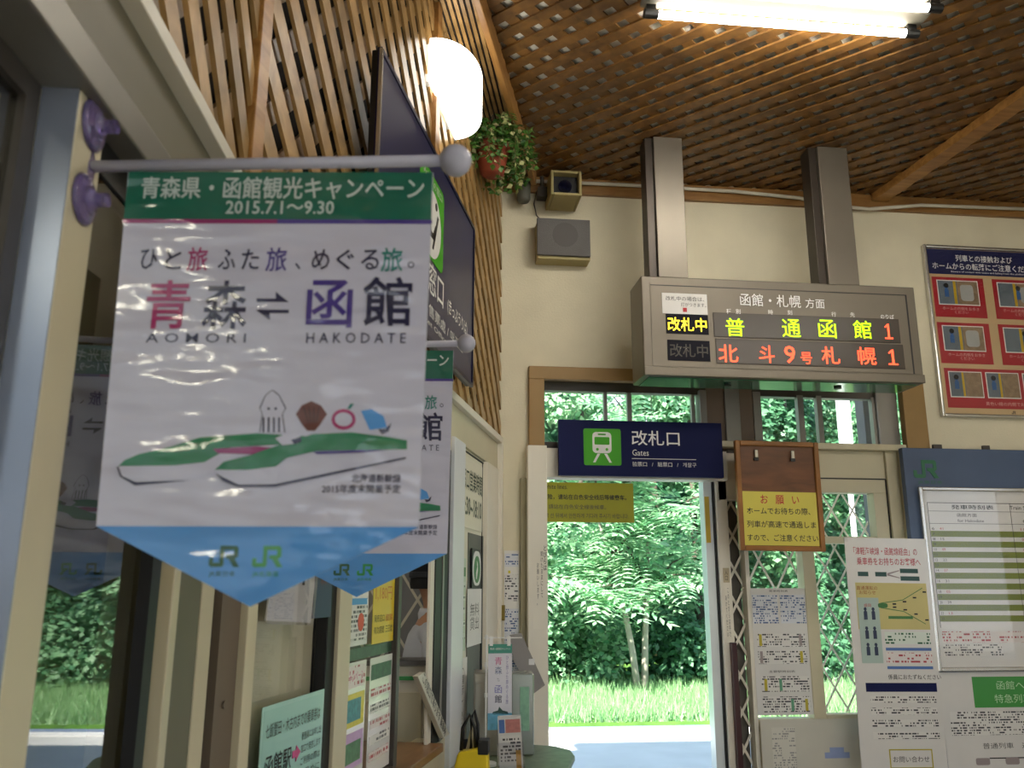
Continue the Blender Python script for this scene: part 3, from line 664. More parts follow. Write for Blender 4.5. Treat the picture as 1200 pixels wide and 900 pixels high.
t.text('みどりの窓口', -1.90, 2.91, .03, .26, WHITE, q-.0018)
t.text('みどりの窓口', -2.05, 2.555, .115, .68, WHITE, q, bold=.008)
t.text('(きっぷうりば)', -1.47, 2.535, .07, .35, WHITE, q, bold=.01)
t.text('售票处 / 售票處 / 매표소', -1.80, 2.435, .045, .85, WHITE, q)
t.text('JR Ticket Office', -1.9, 2.385, .025, .5, WHITE, q)

# wall lamp: half round opal shade
t = T('wall_lamp', 'lit white half-round wall lamp on the lattice above the ticket sign', 'lamp', FB, (-1.46, 0, 3.4))
t.part('back_plate', MB().box(-1.70, -1.225, -.02, .0, 3.46, 3.63), WHITE)
n = 24; pts = [(-1.49-.235*cos(pi*i/n), -.02-.165*sin(pi*i/n)**.9) for i in range(n+1)]
t.part('shade', MB().prismz(pts, 3.445, 3.645), emitter('opal lamp shade', 'fffaf0', 2.6), bev=.01)

# potted ivy hanging from the soffit end
def xyz(x, y): return (x, y)
PX, PY = .335, 3.98
pot = T('potted_ivy', 'terracotta pot of trailing variegated ivy hung at the wall corner', 'plant', WORLD, (PX, PY, 3.56))
pot.part('pot', MB().lathe([(0, 3.535), (.045, 3.535), (.06, 3.545), (.085, 3.67), (.092, 3.67), (.092, 3.70), (.08, 3.70), (.075, 3.67), (0, 3.66)], (PX, PY, 0), 24), mat('terracotta', '94442c', .6, vary=.12), smooth=True)
pot.part('hanger', MB().tube([(PX-.08, PY, 3.69), (PX-.03, PY-.01, 3.80), (PX, PY, 3.88)], .002, 6).tube([(PX+.08, PY, 3.69), (PX+.03, PY+.01, 3.80), (PX, PY, 3.88)], .002, 6), DGREY)
def leaf_mb(mb, p, d, n_, L, w, fold=.25):
    d = d.normalized(); s_ = d.cross(n_).normalized(); n_ = s_.cross(d)
    a, b_ = p, p+d*L; m1 = p+d*L*.4
    mb.add([a, m1+s_*w+n_*fold*w, b_, m1-s_*w+n_*fold*w, m1], [(0, 4, 1), (1, 4, 2), (2, 4, 3), (3, 4, 0)])
rnd = random.Random(3)
lm1, lm2 = MB(), MB(); stems = MB()
for k in range(60):
    a = rnd.uniform(-2.6, 1.6) if k % 3 else rnd.uniform(0, 6.3); ln = rnd.uniform(.10, .30)
    p = Vector((PX+.05*cos(a), PY+.05*sin(a), 3.70)); path = [p.copy()]
    rad = rnd.uniform(.05, .17); lift = rnd.uniform(.02, .14)
    for j in range(1, 9):
        u = j/8; q = Vector((PX+(.05+rad*min(1, u*1.5))*cos(a), PY+(.05+rad*min(1, u*1.5))*sin(a), 3.70+lift*sin(min(1, u*2)*pi*.6)-ln*max(0, u-.25)**1.3*1.25)); path.append(q)
        for _ in range(3):
            d = Vector((rnd.gauss(0, 1), rnd.gauss(0, 1), rnd.gauss(-.3, .6)))
            nn = Vector((cos(a)*.7+rnd.gauss(0, .5), sin(a)*.7+rnd.gauss(0, .5), .6))
            leaf_mb(lm1 if rnd.random() < .72 else lm2, q+d*.006, d, nn, rnd.uniform(.026, .044), rnd.uniform(.010, .016))
    stems.tube(path, .0014, 5)
pot.part('stem', stems, mat('ivy stem', '5a5a2a', .6), stuff=True)
pot.part('foliage', lm1, leafmat('ivy leaf', '2c5a22', '5d8a36', .2), stuff=True)
pot.part('foliage', lm2, leafmat('ivy pale leaf', 'a8b070', 'd0cc9a', .2), stuff=True)

# ------------------------------------------------------------------ on the back wall, upper left
t = T('loudspeaker', 'grey-fronted box loudspeaker on the cream wall below the camera', 'speaker', FK, (.80, -.12, 3.34))
t.part('cabinet', MB().prism([(.655, 3.345), (.965, 3.345), (.965, 3.585), (.655, 3.585)], -.105, -.0), mat('aged cream case', 'a79a66', .5, vary=.06), bev=.003)
t.part('grille_cloth', MB().box(.650, .963, -.125, -.105, 3.362, 3.59), mat('grey speaker cloth', '6a6866', .85, vary=.05, bump=.3, bscale=300), bev=.003)
t.part('cone', MB().disc(.815, 3.49, .075, -.1262, -.125, 32), mat('grey speaker cone shadow', '605e5c', .85, vary=.03))
t = T('security_camera', 'beige square-hooded camera under the ceiling conduit', 'camera', FK, (.81, -.2, 3.77))
t.part('hood', MB().rim(.715, .895, 3.685, 3.84, .016, -.24, -.02), mat('aged cream case'), bev=.004)
t.part('lens_panel', MB().box(.732, .879, -.19, -.16, 3.70, 3.825), BLACK)
t.part('lens', MB().cyl((.805, -.20, 3.76), (.805, -.16, 3.76), .04, 20), mat('lens glass', '0a0c20', .08, vary=0))
t.part('bracket', MB().box(.66, .715, -.10, -.03, 3.74, 3.80).cyl((.69, -.06, 3.74), (.69, -.06, 3.88), .012), DGREY)
t.part('cable', MB().tube([(.66, -.03, 3.80), (.645, -.03, 3.72), (.66, -.025, 3.65), (.70, -.02, 3.605), (.72, -.03, 3.585)], .004), DGREY)
t = T('sensor', 'small grey cylindrical sensor beside the security camera', 'sensor', FK, (.575, -.09, 3.72))
t.part('body', MB().lathe([(0, 3.70), (.03, 3.70), (.04, 3.715), (.042, 3.82), (0, 3.82)], (.575, -.09, 0), 20), mat('olive grey plastic', '5c5c50', .5), smooth=True)
t.part('cap', MB().cyl((.575, -.09, 3.82), (.575, -.09, 3.832), .043, 20), mat('yellow green band', '8f8c20', .5))
t.part('bracket', MB().box(.55, .60, -.05, 0, 3.75, 3.80), DGREY)
# conduit
single('conduit', 'thin white conduit along the ceiling edge above the back wall', 'conduit', FK, (2.0, -.05, 3.85),
       MB().tube([(.50, -.05, 3.855), (1.2, -.05, 3.865), (1.9, -.05, 3.86), (2.3, -.05, 3.84), (2.5, -.05, 3.80), (2.75, -.05, 3.79), (3.1, -.05, 3.835), (4.0, -.05, 3.85)], .011, 10), mat('conduit white', 'c9c4b4', .5), smooth=True)

# ------------------------------------------------------------------ departure board hung from the ceiling on two posts
YD = 4.1; FD = frame(0, YD, 0)
DX0, DX1, DZ0, DZ1, DD = 1.127, 2.635, 2.54, 3.075, .235
t = T('departure_board', 'grey steel departure board with lime and red LED characters hung above the door', 'display', FD, ((DX0+DX1)/2, DD/2, DZ0))
case = t.part('case', MB().box(DX0, DX1, 0, DD, DZ0, DZ1), BRONZE, bev=.006)
def DU(cx, cy):
    u = (cx-75)/1077*(DX1-DX0)
    top = 60+.0234*(cx-75); bot = 455+.012*(cx-80)
    return DX0+u, DZ1-(cy-top)/(bot-top)*(DZ1-DZ0)
def dbox(name, cx0, cx1, cy0, cy1, y0, y1, m, parent=None):
    (a, b_) = DU(cx0, cy1); (c_, d_) = DU(cx1, cy0); b_ = DU((cx0+cx1)/2, cy1)[1]; d_ = DU((cx0+cx1)/2, cy0)[1]
    return t.part(name, MB().box(a, c_, y0, y1, b_, d_), m, parent)
face = dbox('panel', 108, 1118, 100, 425, -.003, .002, BRONZE)
t.part('groove', MB().box(DX0+.047, DX1-.052, -.004, -.0, DZ1-.052, DZ1-.047).box(DX1-.058, DX1-.050, -.004, 0, DZ0+.05, DZ1-.047), INK)
t.part('lower_lip', MB().box(DX0, DX1, -.012, .0, DZ0, DZ0+.045), BRONZE, bev=.003)
t.part('underside', MB().box(DX0+.03, DX1-.03, .03, DD-.01, DZ0-.004, DZ0+.001), mat('underside with painted green reflection', '3f7a5c', .12, metal=.3, vary=.05))  # green of the reflected trees painted into the colour
t.part('cap', MB().cyl((DX0+.48, .12, DZ0-.012), (DX0+.48, .12, DZ0), .02).cyl((DX1-.42, .12, DZ0-.012), (DX1-.42, .12, DZ0), .02), BLACK)
t.part('latch', MB().box(DX0+.36, DX0+.47, .03, .06, DZ1, DZ1+.008).box(DX0+.97, DX0+1.08, .03, .06, DZ1, DZ1+.008), DGREY)
LEDOFF = mat('dark led window', '14131e', .7, vary=.03, spec=.2); LEDBK = mat('smoked led window', '3a3229', .3, vary=.05)
AMB = emitter('amber led', 'ffe62a', 1.5); LIME = emitter('lime led', 'a8e80a', 1.1); REDL = emitter('red led', 'ff4a2a', 1.5); DIM = mat('unlit lettering', '3a362f', .4, vary=0)
def dtx(s_, cx0, cx1, cy0, cy1, m, b=0, y=-.009):
    (a, b0) = DU(cx0, (cy0+cy1)/2); (c_, _) = DU(cx1, (cy0+cy1)/2); zt = DU((cx0+cx1)/2, cy0)[1]; zb = DU((cx0+cx1)/2, cy1)[1]
    t.text(s_, (a+c_)/2, (zt+zb)/2, zt-zb, c_-a, m, y, bold=b)
st = dbox('sticker', 151, 323, 131, 213, -.006, -.003, PAPERG)
dtx('改札中の場合は、', 165, 312, 143, 161, INK, 0, -.0068); dtx('灯がつきます。', 222, 318, 168, 184, INK, 0, -.0068)
dbox('sticker_mark', 229, 244, 188, 205, -.0068, -.006, REDINK, st)
dbox('led_window', 163, 323, 214, 292, -.007, -.003, LEDOFF); dbox('led_window', 165, 324, 317, 397, -.007, -.003, LEDOFF)
dtx('改札中', 168, 316, 228, 282, AMB, .004); dtx('改札中', 172, 316, 332, 384, DIM, .01)
for c0, c1, r0, r1 in ((346, 1069, 214, 304), (350, 1076, 316, 407)):
    dbox('led_frame', c0-3, c1+3, r0-3, r1+3, -.006, -.003, BRONZED); dbox('led_window', c0, c1, r0, r1, -.0075, -.006, LEDBK)
dtx('函館・札幌', 450, 687, 128, 178, WINK, .005); dtx('方面', 705, 781, 142, 181, WINK, .005)
for s_, x_ in (('種', 404), ('別', 440), ('時', 566), ('刻', 641), ('行', 814), ('先', 888)): dtx(s_, x_-9, x_+9, 190 if x_ < 700 else 194, 209 if x_ < 700 else 213, WINK, .005)
dtx('のりば', 1000, 1054, 200, 218, WINK, .005)
def digit(c0, c1, r0, r1):
    (a, zb) = DU(c0, r1); (b_, zt) = DU(c1, r0); w = b_-a; h = zt-zb; m_ = (a+b_)/2
    t.part('numeral', MB().prism([(a, zb), (b_, zb), (b_, zb+h*.09), (m_+w*.11, zb+h*.09), (m_+w*.11, zt), (m_-w*.05, zt), (a+w*.05, zt-h*.2), (a+w*.12, zt-h*.27), (m_-w*.11, zt-h*.17), (m_-w*.11, zb+h*.09), (a, zb+h*.09)], -.0095, -.0085), REDL)
for s_, a_, b_ in (('普', 388, 460), ('通', 606, 678), ('函', 748, 818), ('館', 886, 958)): dtx(s_, a_, b_, 226, 298, LIME, .004)
digit(1010, 1042, 238, 297)
for s_, a_, b_ in (('北', 356, 430), ('斗', 510, 570), ('9', 608, 650), ('札', 752, 824), ('幌', 894, 966)): dtx(s_, a_, b_, 332, 400, REDL, .006)
dtx('号', 670, 714, 356, 402, REDL, .006); digit(1014, 1052, 340, 399)
t2_ = struct
for xa, xb in ((1.222, 1.392), (2.162, 2.345)):
    p_ = T('hanging_post', 'bronze steel post from ceiling to the ' + ('left' if xa < 2 else 'right') + ' half of the departure board', 'post', FD, ((xa+xb)/2, .1, DZ1), 'posts of the departure board')
    p_.part('channel', MB().box(xa+.01, xb, .03, .16, DZ1+.009, 3.90), mat('bronze grey steel' if xa < 2 else 'bronze grey steel'), bev=.003)
    p_.part('side_channel', MB().box(xa-.035, xa+.008, .05, .15, DZ1+.009, 3.90), BRONZED, bev=.002)

# ------------------------------------------------------------------ gate sign
YG = 4.6; FG = frame(0, YG, 0)
t = T('gate_sign', 'navy ticket gates sign with green train pictogram above the doorway', 'sign', FG, (1.235, 0, 2.09))
t.part('panel', MB().box(.768, 1.702, 0, .035, 2.09, 2.40), NAVY, bev=.002)
pc = t.part('pictogram', MB().rrect(.907, 1.118, 2.147, 2.352, .012, -.0015, 0), mat('bright green'))
q = -.0018
tr = t.part('train_drawing', MB().rrect(.957, 1.064, 2.215, 2.333, .022, q-.001, q).prism([(.958, 2.163), (.972, 2.163), (1.0, 2.212), (.984, 2.212)], q-.001, q).prism([(1.05, 2.163), (1.064, 2.163), (1.038, 2.212), (1.022, 2.212)], q-.001, q), WHITE, pc)
t.part('train_window', MB().rrect(.968, 1.053, 2.262, 2.305, .006, q-.002, q-.001).rrect(.988, 1.033, 2.316, 2.324, .003, q-.002, q-.001).disc(.984, 2.236, .008, q-.002, q-.001, 12).disc(1.037, 2.236, .008, q-.002, q-.001, 12), mat('bright green'), pc)
t.text('改札口', 1.317, 2.305, .085, .275, WINK, -.0012, bold=.008)
t.text('Gates', 1.228, 2.222, .034, .093, WINK, -.0012)
t.part('rule', MB().box(1.178, 1.545, -.001, 0, 2.187, 2.190), WINK)
t.text('验票口   /   驗票口   /   개찰구', 1.362, 2.158, .026, .365, WINK, -.0012)

# ------------------------------------------------------------------ doorway frames and transoms (back wall)
struct('trim_24', FK, MB().box(.612, .70, -.035, .02, 2.25, 2.645).box(.612, 1.75, -.035, .02, 2.645, 2.72), FRAMEW, .004)
struct('trim_25', FK, MB().box(.597, .704, -.085, .09, 0, 2.255), CREAM2, .003)
struct('trim_26', FK, MB().box(.565, .597, -.03, .0, 0, 2.08), mat('jamb side painted shade', 'a39a78', .5), .003)  # side of the jamb, its shade put into a darker beige strip
struct('trim_27', FK, MB().box(.704, 1.75, -.03, .09, 2.085, 2.25), CREAM2, .003)
struct('trim_28', FK, MB().box(.70, 2.87, .06, .12, 2.60, 2.66).box(.70, 2.87, .06, .12, 2.25, 2.30), DGREY, .002)
w8 = struct('window_8', FK, MB().box(1.065, 1.085, .07, .10, 2.30, 2.60).box(1.205, 1.23, .07, .10, 2.30, 2.60).box(1.59, 1.61, .07, .10, 2.30, 2.60), ALUG)
for a, b_ in ((.715, 1.065), (1.085, 1.205), (1.23, 1.59)): struct('pane', FK, MB().box(a, b_, .085, .089, 2.30, 2.60), GLASS, parent=w8)
struct('trim_29', FK, MB().box(1.625, 1.665, .02, .11, 2.25, 2.62).box(1.95, 2.0, .03, .11, 2.25, 2.62), ALUG, .003)
struct('trim_30', FK, MB().box(1.665, 1.95, .035, .12, 2.25, 2.64), mat('brown grey pillar', '6f5d4c', .5, vary=.08), .003)
struct('trim_31', FK, MB().box(1.775, 1.865, .02, .035, 2.25, 2.64), ALUG, .003)
w9 = struct('window_9', FK, MB().box(2.235, 2.27, .05, .09, 2.31, 2.61).box(2.355, 2.385, .05, .09, 2.31, 2.61).box(2.70, 2.72, .05, .09, 2.31, 2.61), ALUG)
for a, b_ in ((2.0, 2.235), (2.27, 2.355), (2.385, 2.70)): struct('pane', FK, MB().box(a, b_, .07, .074, 2.31, 2.61), GLASS, parent=w9)
struct('trim_32', FK, MB().box(2.72, 2.85, .03, .12, 2.28, 2.66), ALUG, .006)
struct('trim_33', FK, MB().box(2.85, 2.99, -.035, .02, 2.28, 2.70), FRAMEW, .004)
struct('trim_34', FK, MB().box(1.70, 2.84, -.04, .10, 2.275, 2.31), CREAM, .003)
# fixed lower part right of the doorway
dr = struct('door_1', FK, MB().box(1.632, 1.682, .06, .14, 0, 2.09), mat('white blue door edge', 'dde6ea', .25, metal=.3, vary=.03), .003)
struct('seal', FK, MB().box(1.682, 1.694, .05, .14, 0, 2.09), GASKET, parent=dr)
struct('marker', FK, MB().box(1.636, 1.662, .055, .06, 1.74, 2.0), mat('yellow marker', 'c2a52c', .5), parent=dr)
struct('door_2', FK, MB().box(1.695, 1.76, .03, .12, 0, 2.09).box(1.848, 1.872, .04, .12, 0, 1.98).box(1.71, 1.872, .03, .12, 1.98, 2.25), CREAM2, .002)
struct('trim_35', FK, MB().box(2.185, 2.255, .03, .12, 0, 2.10).box(1.872, 2.185, .04, .11, 1.74, 1.80).box(1.872, 2.185, .04, .11, .10, .80), CREAM, .002)
dd = struct('door_3', FK, MB().box(1.86, 2.725, .02, .12, 2.11, 2.275).box(2.725, 2.80, .0, .12, 0, 2.275).box(2.255, 2.725, .02, .10, 2.03, 2.115).box(2.64, 2.72, .02, .10, 0, 2.03).box(2.255, 2.64, .03, .10, 1.74, 1.78).box(2.255, 2.64, .03, .10, .10, .82), CREAM, .003)
struct('rubber_strip', FK, MB().box(2.255, 2.722, .015, .03, 2.108, 2.115).box(2.718, 2.725, .015, .03, 0, 2.11), GASKET, parent=dd)
for a, b_, z0_, z1_ in ((1.872, 2.185, .80, 1.74), (1.872, 2.185, 1.80, 1.98), (2.255, 2.64, .82, 1.74), (2.255, 2.64, 1.78, 2.03)):
    struct('pane', FK, MB().box(a, b_, .085, .089, z0_, z1_), GLASS, parent=dd)
struct('trim_36', FK, MB().box(2.80, 2.835, -.02, .12, 0, 2.30), mat('cream aluminium'), .003)
single('pull_handle', 'dark maroon upright pull bar beside the folding grille', 'handle', FK, (1.752, .0, 1.0), MB().box(1.728, 1.758, -.005, .03, .2, 1.20), mat('maroon bar', '3a1418', .35), bev=.003)

def grille(label, x0, x1, z0, z1, pitchx, pitchz, y, w_, group=None, fr=FK, m=CREAM2):
    t = T('folding_grille', label, 'grille', fr, ((x0+x1)/2, y, z0), 'folding security grilles')
    ang = atan2(pitchz, pitchx); reg = [(x0, z0), (x1, z0), (x1, z1), (x0, z1)]; per = pitchx*sin(ang)
    slats(t.e, reg, ang, per, w_, .02, y-.004, y, m, name='bar', org=t.org)
    slats(t.e, reg, -ang, per, w_, .05, y+.001, y+.005, m, name='bar', org=t.org)
    return t
grille('narrow closed-up folding grille between the doorway and the timetable pane', 1.762, 1.846, .3, 1.98, .105, .19, .09, .013)
grille('folding grille behind the glass with the timetables', 1.872, 2.185, .8, 1.98, .185, .35, .115, .011)
grille('folding grille behind the glass right of the wooden board', 2.255, 2.64, .82, 2.03, .13, .22, .115, .010)
grille('folding grille across the grey office window behind the officer', -.70, .20, 1.0, 2.15, .215, .34, .02, .014)
single('recess_shade', 'sheet painted as the shaded cavity behind the narrow folding grille', 'channel', FK, (1.80, .12, .3), MB().box(1.762, 1.846, .118, .125, .3, 1.98), mat('painted cavity shade', '58534a', .6, vary=.06))  # flat sheet whose dark colour stands for shade in the cavity

# handwriting on the jamb and stickers
t = T('jamb_notice', 'vertical black handwriting on the white door jamb', 'notice', FK, (.66, -.086, 1.4))
t.part('film', MB().box(.625, .70, -.0862, -.0855, 1.28, 1.70), mat('white painted steel'))
t.text('と\nび\nら\nは', .69, 1.645, .13, .018, INK, -.0868, bold=.008); t.text('開\nけ\nた\nま\nま\nに\nし\nて', .672, 1.56, .24, .012, INK, -.0868); t.text('お\n願\nい\nし\nま\nす\n。', .651, 1.51, .22, .012, INK, -.0868)
t = paper('sticker', 'small beige sticker with a black symbol on the door post', 'sticker', FK, 1.712, 1.748, 1.52, 1.60, .029, mat('beige label', 'b7a98a', .5))
t.text('入\n口', 1.73, 1.56, .055, .018, INK, t.y)
t = paper('sticker', 'thin white strip of tiny vertical writing below the beige sticker', 'sticker', FK, 1.715, 1.745, 1.20, 1.50, .029, mat('white painted steel'))
t.text('こ\nの\nと\nび\nら\nは\n手\nで', 1.735, 1.36, .26, .009, INK, t.y); t.text('あ\nけ\nて\nく\nだ\nさ\nい', 1.722, 1.34, .22, .009, INK, t.y)

# ------------------------------------------------------------------ wooden board with the yellow request
FC = frame(0, 4.5, 0)
t = T('notice_board', 'framed wooden board holding a yellow request notice left of the door', 'board', FC, (1.97, .02, 1.685), None, Matrix.Rotation(R(.4), 4, 'Y'))
wd = wood('varnished wood', '5c3820', '75482a', .3, scale=(5, 20, 20)); wf = wood('orange varnished frame', '7d5020', '95632e', .3, scale=(5, 20, 5))
t.part('panel', MB().box(1.745, 2.20, .008, .018, 1.70, 2.27), wd)
t.part('frame', MB().rim(1.732, 2.213, 1.685, 2.285, .028, -.006, .024), wf, bev=.005)
for x_ in (1.85, 2.06):
    c_ = t.part('clip', MB().box(x_-.010, x_+.010, -.008, .008, 2.19, 2.235), SILVER, bev=.003)
    t.part('clip_jaw', MB().box(x_-.013, x_+.013, -.006, .006, 2.175, 2.19), BLACK, parent=c_)
    t.part('hook', MB().tube([(x_, .01, 2.285), (x_, .0, 2.297), (x_, .012, 2.30)], .004), STEEL)
q = t.part('sheet', MB().box(1.762, 2.182, .003, .006, 1.715, 2.005), mat('yellow paper', 'ccc04e', .35, vary=.03))
t.text('お   願   い', 1.972, 1.962, .05, .22, REDINK, .0024, bold=.01, parent=q)
t.text('ホームでお待ちの際、', 1.962, 1.900, .037, .36, INK, .0024, bold=.01, parent=q)
t.text('列車が高速で通過しま', 1.974, 1.828, .037, .39, INK, .0024, bold=.01, parent=q)
t.text('すので、ご注意ください', 1.976, 1.756, .037, .40, INK, .0024, bold=.01, parent=q)
single('board_support', 'steel bracket bar carrying the wooden notice board', 'bracket', FK, (1.97, -.17, 2.24), MB().box(1.9, 2.04, -.172, .02, 2.262, 2.275), STEEL)

# yellow hanging sign outside the doorway
t = T('platform_sign', 'yellow multilingual safety line sign hanging outside the doorway', 'sign', frame(0, 5.2, 0), (.95, 0, 1.88))
t.part('panel', MB().box(.50, 1.335, 0, .02, 1.88, 2.122), mat('yellow sign', 'aea01c', .5, vary=.03), bev=.002)
t.part('hanger', MB().cyl((.62, .01, 2.122), (.62, .01, 3.15), .006, 8).cyl((1.32, .01, 2.122), (1.32, .01, 3.15), .004, 8), STEEL)
t.text('Stand behind the white lines.', .735, 2.095, .03, .37, INK, -.001)
t.text('火车通过时有危险，请站在白色安全线后等候乘车。', .93, 2.032, .034, .72, INK, -.001, bold=.015)
t.text('列車通過危險，請站在白色安全線後候車。', .87, 1.972, .03, .58, DGREY, -.001)
t.text('열차가 통과하므로 흰색 선 뒤에서 안전하게 기다려 주시기 바랍니다.', .92, 1.918, .03, .76, DGREY, -.001)

# papers on the timetable pane
t = paper('timetable', 'white timetable sheets taped on the pane below the wooden board', 'timetable', FK, 1.868, 2.19, .82, 1.49, .036, PAPERG); q = t.y
t.text('発車時刻表', 2.03, 1.475, .012, .11, INK, q)
YB = mat('yellow print bar', 'b9a92e', .5, vary=0); GB = mat('grey print bar', '9a8d8c', .5, vary=0); GRB = mat('green print bar', '5f9a78', .5, vary=0)
for (a, b_, z0_, z1_) in ((1.875, 2.02, 1.30, 1.455), (2.035, 2.18, 1.30, 1.455), (1.89, 2.17, 1.175, 1.245), (1.89, 2.17, 1.085, 1.155), (1.90, 2.17, .94, 1.02), (1.90, 2.17, .835, .915)):
    t.patch('printed_panel', a, b_, z0_, z1_, q, FPB if z1_ > 1.3 else FPW)
for x_, z_, m_ in ((1.90, 1.18, YB), (2.13, 1.18, GB), (1.90, 1.09, GB), (2.13, 1.09, YB), (1.915, .945, YB), (2.0, .945, GRB), (2.06, .84, GRB), (2.14, .84, YB)):
    t.patch('printed_panel', x_, x_+.016, z_, z_+.062, q-.001, m_)
t.text('主要駅時刻表', 2.02, 1.045, .012, .15, INK, q-.001)
t = paper('notice', 'faded white notice with a small blue graph below the timetable sheets', 'notice', FK, 1.87, 2.45, .52, .80, .016, mat('faded paper', 'c6c3b6', .4, vary=.04)); q = t.y
t.patch('printed_panel', 1.93, 2.06, .55, .76, q, fineprint('faint print', 'cfccc0', '8f8f8c', .012, .005, .5))
t.patch('printed_panel', 2.22, 2.36, .60, .63, q, mat('faint blue print', '8f9fc8', .5, vary=.1)); t.patch('printed_panel', 2.25, 2.33, .63, .655, q, mat('faint blue print'))

# ------------------------------------------------------------------ big blue-grey panel with the timetable
FJ = frame(0, 4.62, 0)
t = T('information_board', 'large blue-grey railway information board on the back wall', 'board', FJ, (3.6, .03, .55))
t.part('panel', MB().box(2.785, 4.45, .0, .04, .50, 2.285), mat('blue grey panel', '485a78', .4, vary=.05), bev=.003)
t.part('bracket', MB().box(2.99, 3.04, .01, .03, 2.285, 2.31).box(3.3, 3.34, .01, .03, 2.285, 2.31), DGREY)
t.part('logo', MB().prism(jr_poly(2.84, 2.11, .105)[::-1], -.002, 0), mat('dull logo green', '1f6a44', .4, vary=0))
t.text('JR東日本', 2.935, 2.085, .022, .15, mat('dull logo green'), -.0015)
t = T('framed_timetable', 'silver framed green-striped train timetable on the blue-grey board', 'timetable', FJ, (3.4, -.02, 1.08))
t.part('frame', MB().rim(2.848, 3.98, 1.05, 2.058, .022, -.028, -.001), SILVER, bev=.006)
sh = t.part('sheet', MB().box(2.868, 3.96, -.010, -.004, 1.07, 2.04), PAPERG)
t.patch('header_rule', 2.895, 3.93, 1.967, 1.970, -.011, INK, sh); t.patch('header_rule', 2.895, 3.93, 1.92, 1.922, -.011, INK, sh); t.patch('header_rule', 2.895, 3.93, 1.85, 1.852, -.011, INK, sh)
t.patch('header_rule', 2.895, 2.898, 1.28, 1.97, -.011, INK, sh); t.patch('header_rule', 3.40, 3.402, 1.28, 1.97, -.011, INK, sh)
t.text('発車時刻表', 3.17, 1.945, .026, .26, INK, -.0115, parent=sh, bold=.008); t.text('Train Schedule', 3.5, 1.945, .022, .2, INK, -.0115, parent=sh)
t.text('函館方面', 3.13, 1.90, .02, .12, INK, -.0115, parent=sh); t.text('for Hakodate', 3.15, 1.868, .016, .16, INK, -.0115, parent=sh)
t.text('青森方面', 3.55, 1.90, .02, .12, INK, -.0115, parent=sh); t.text('for Aomori', 3.55, 1.868, .016, .16, INK, -.0115, parent=sh)
OL = mat('olive green stripe', '6f7c12', .35, vary=.03)
for i in range(9):
    zc = 1.793-.058*i
    t.part('stripe', MB().box(2.90, 3.93, -.0112, -.010, zc-.0165, zc+.0165), OL, sh)
for i in range(18):
    zc = 1.822-.029*i
    t.text(str(6+i), 2.915, zc, .014, .016, INK, -.0122, parent=sh)
    if i % 2 == 0: t.text('%02d' % ((i*17+41) % 60), 2.965, zc, .014, .022, INK if i % 4 else REDINK, -.0122, parent=sh); t.text('%02d' % ((i*29+11) % 60), 3.46, zc, .014, .022, REDINK, -.0122, parent=sh)
t.patch('printed_panel', 2.90, 3.40, 1.20, 1.26, -.010, FPR, sh); t.patch('printed_panel', 2.90, 3.25, 1.13, 1.19, -.010, FPW, sh); t.patch('printed_panel', 3.45, 3.9, 1.10, 1.26, -.010, FPB, sh)
t.part('pane', MB().box(2.868, 3.96, -.020, -.018, 1.07, 2.04), GLASS)
t = paper('poster', 'poster with a broad green heading band below the silver timetable frame', 'poster', FJ, 2.86, 4.1, .52, 1.045, -.001, PAPERG); q = t.y
t.patch('printed_panel', 3.05, 4.09, .86, 1.02, q, mat('fresh green print', '3f9440', .35, vary=.04))
t.text('函館へお越しのお客様へ', 3.5, .975, .045, .62, mat('pale green ink', 'b8dcb0', .4, vary=0), q-.001); t.text('特急列車をご利用ください', 3.5, .905, .045, .66, mat('pale green ink'), q-.001)
t.patch('printed_panel', 2.9, 4.0, .72, .84, q, FPW); t.patch('printed_panel', 3.1, 3.9, .60, .606, q, INK)
t.text('普通列車　運賃表', 3.25, .665, .03, .36, INK, q); 
for i in range(6): t.part('station_mark', MB().rrect(3.02+.17*i, 3.10+.17*i, .57, .605, .01, q-.0015, q-.0004), mat('grey print bar'))

# white poster in front of the board edge
FWP = frame(0, 4.55, 0)
t = paper('poster', 'white route change poster with red heading and a yellow track map', 'poster', FWP, 2.343, 2.82, .56, 1.762, 0, PAPERG, th=.003, rot=R(.6)); q = t.y
CR = mat('crimson ink', 'ac2238', .4, vary=0)
t.text('「津軽海峡線・函館線経由」の', 2.575, 1.69, .042, .37, CR, q, bold=.008); t.text('乗車券をお持ちのお客様へ', 2.59, 1.635, .042, .37, CR, q, bold=.008)
DG = mat('dark green block', '1f4a44', .4, vary=0)
for a, b_, z_ in ((2.405, 2.465, 1.566), (2.505, 2.57, 1.566), (2.65, 2.755, 1.586), (2.65, 2.76, 1.545)): t.patch('printed_panel', a, b_, z_-.012, z_+.012, q, DG)
t.part('printed_panel', MB().prism([(2.575, 1.56), (2.645, 1.545), (2.645, 1.55), (2.585, 1.566), (2.645, 1.584), (2.645, 1.59), (2.575, 1.572)], q-.001, q), mat('grey print bar'))
ym = t.patch('printed_panel', 2.385, 2.795, 1.275, 1.52, q, mat('map yellow', 'c9bd78', .35, vary=.03))
t.patch('printed_panel', 2.39, 2.51, 1.10, 1.44, q-.0008, mat('pale aqua panel', 'a9bdb4', .4, vary=.03))
t.text('直通運転の\nお知らせ', 2.45, 1.48, .045, .12, mat('brown red ink', '9a4a28', .5, vary=0), q-.0014)
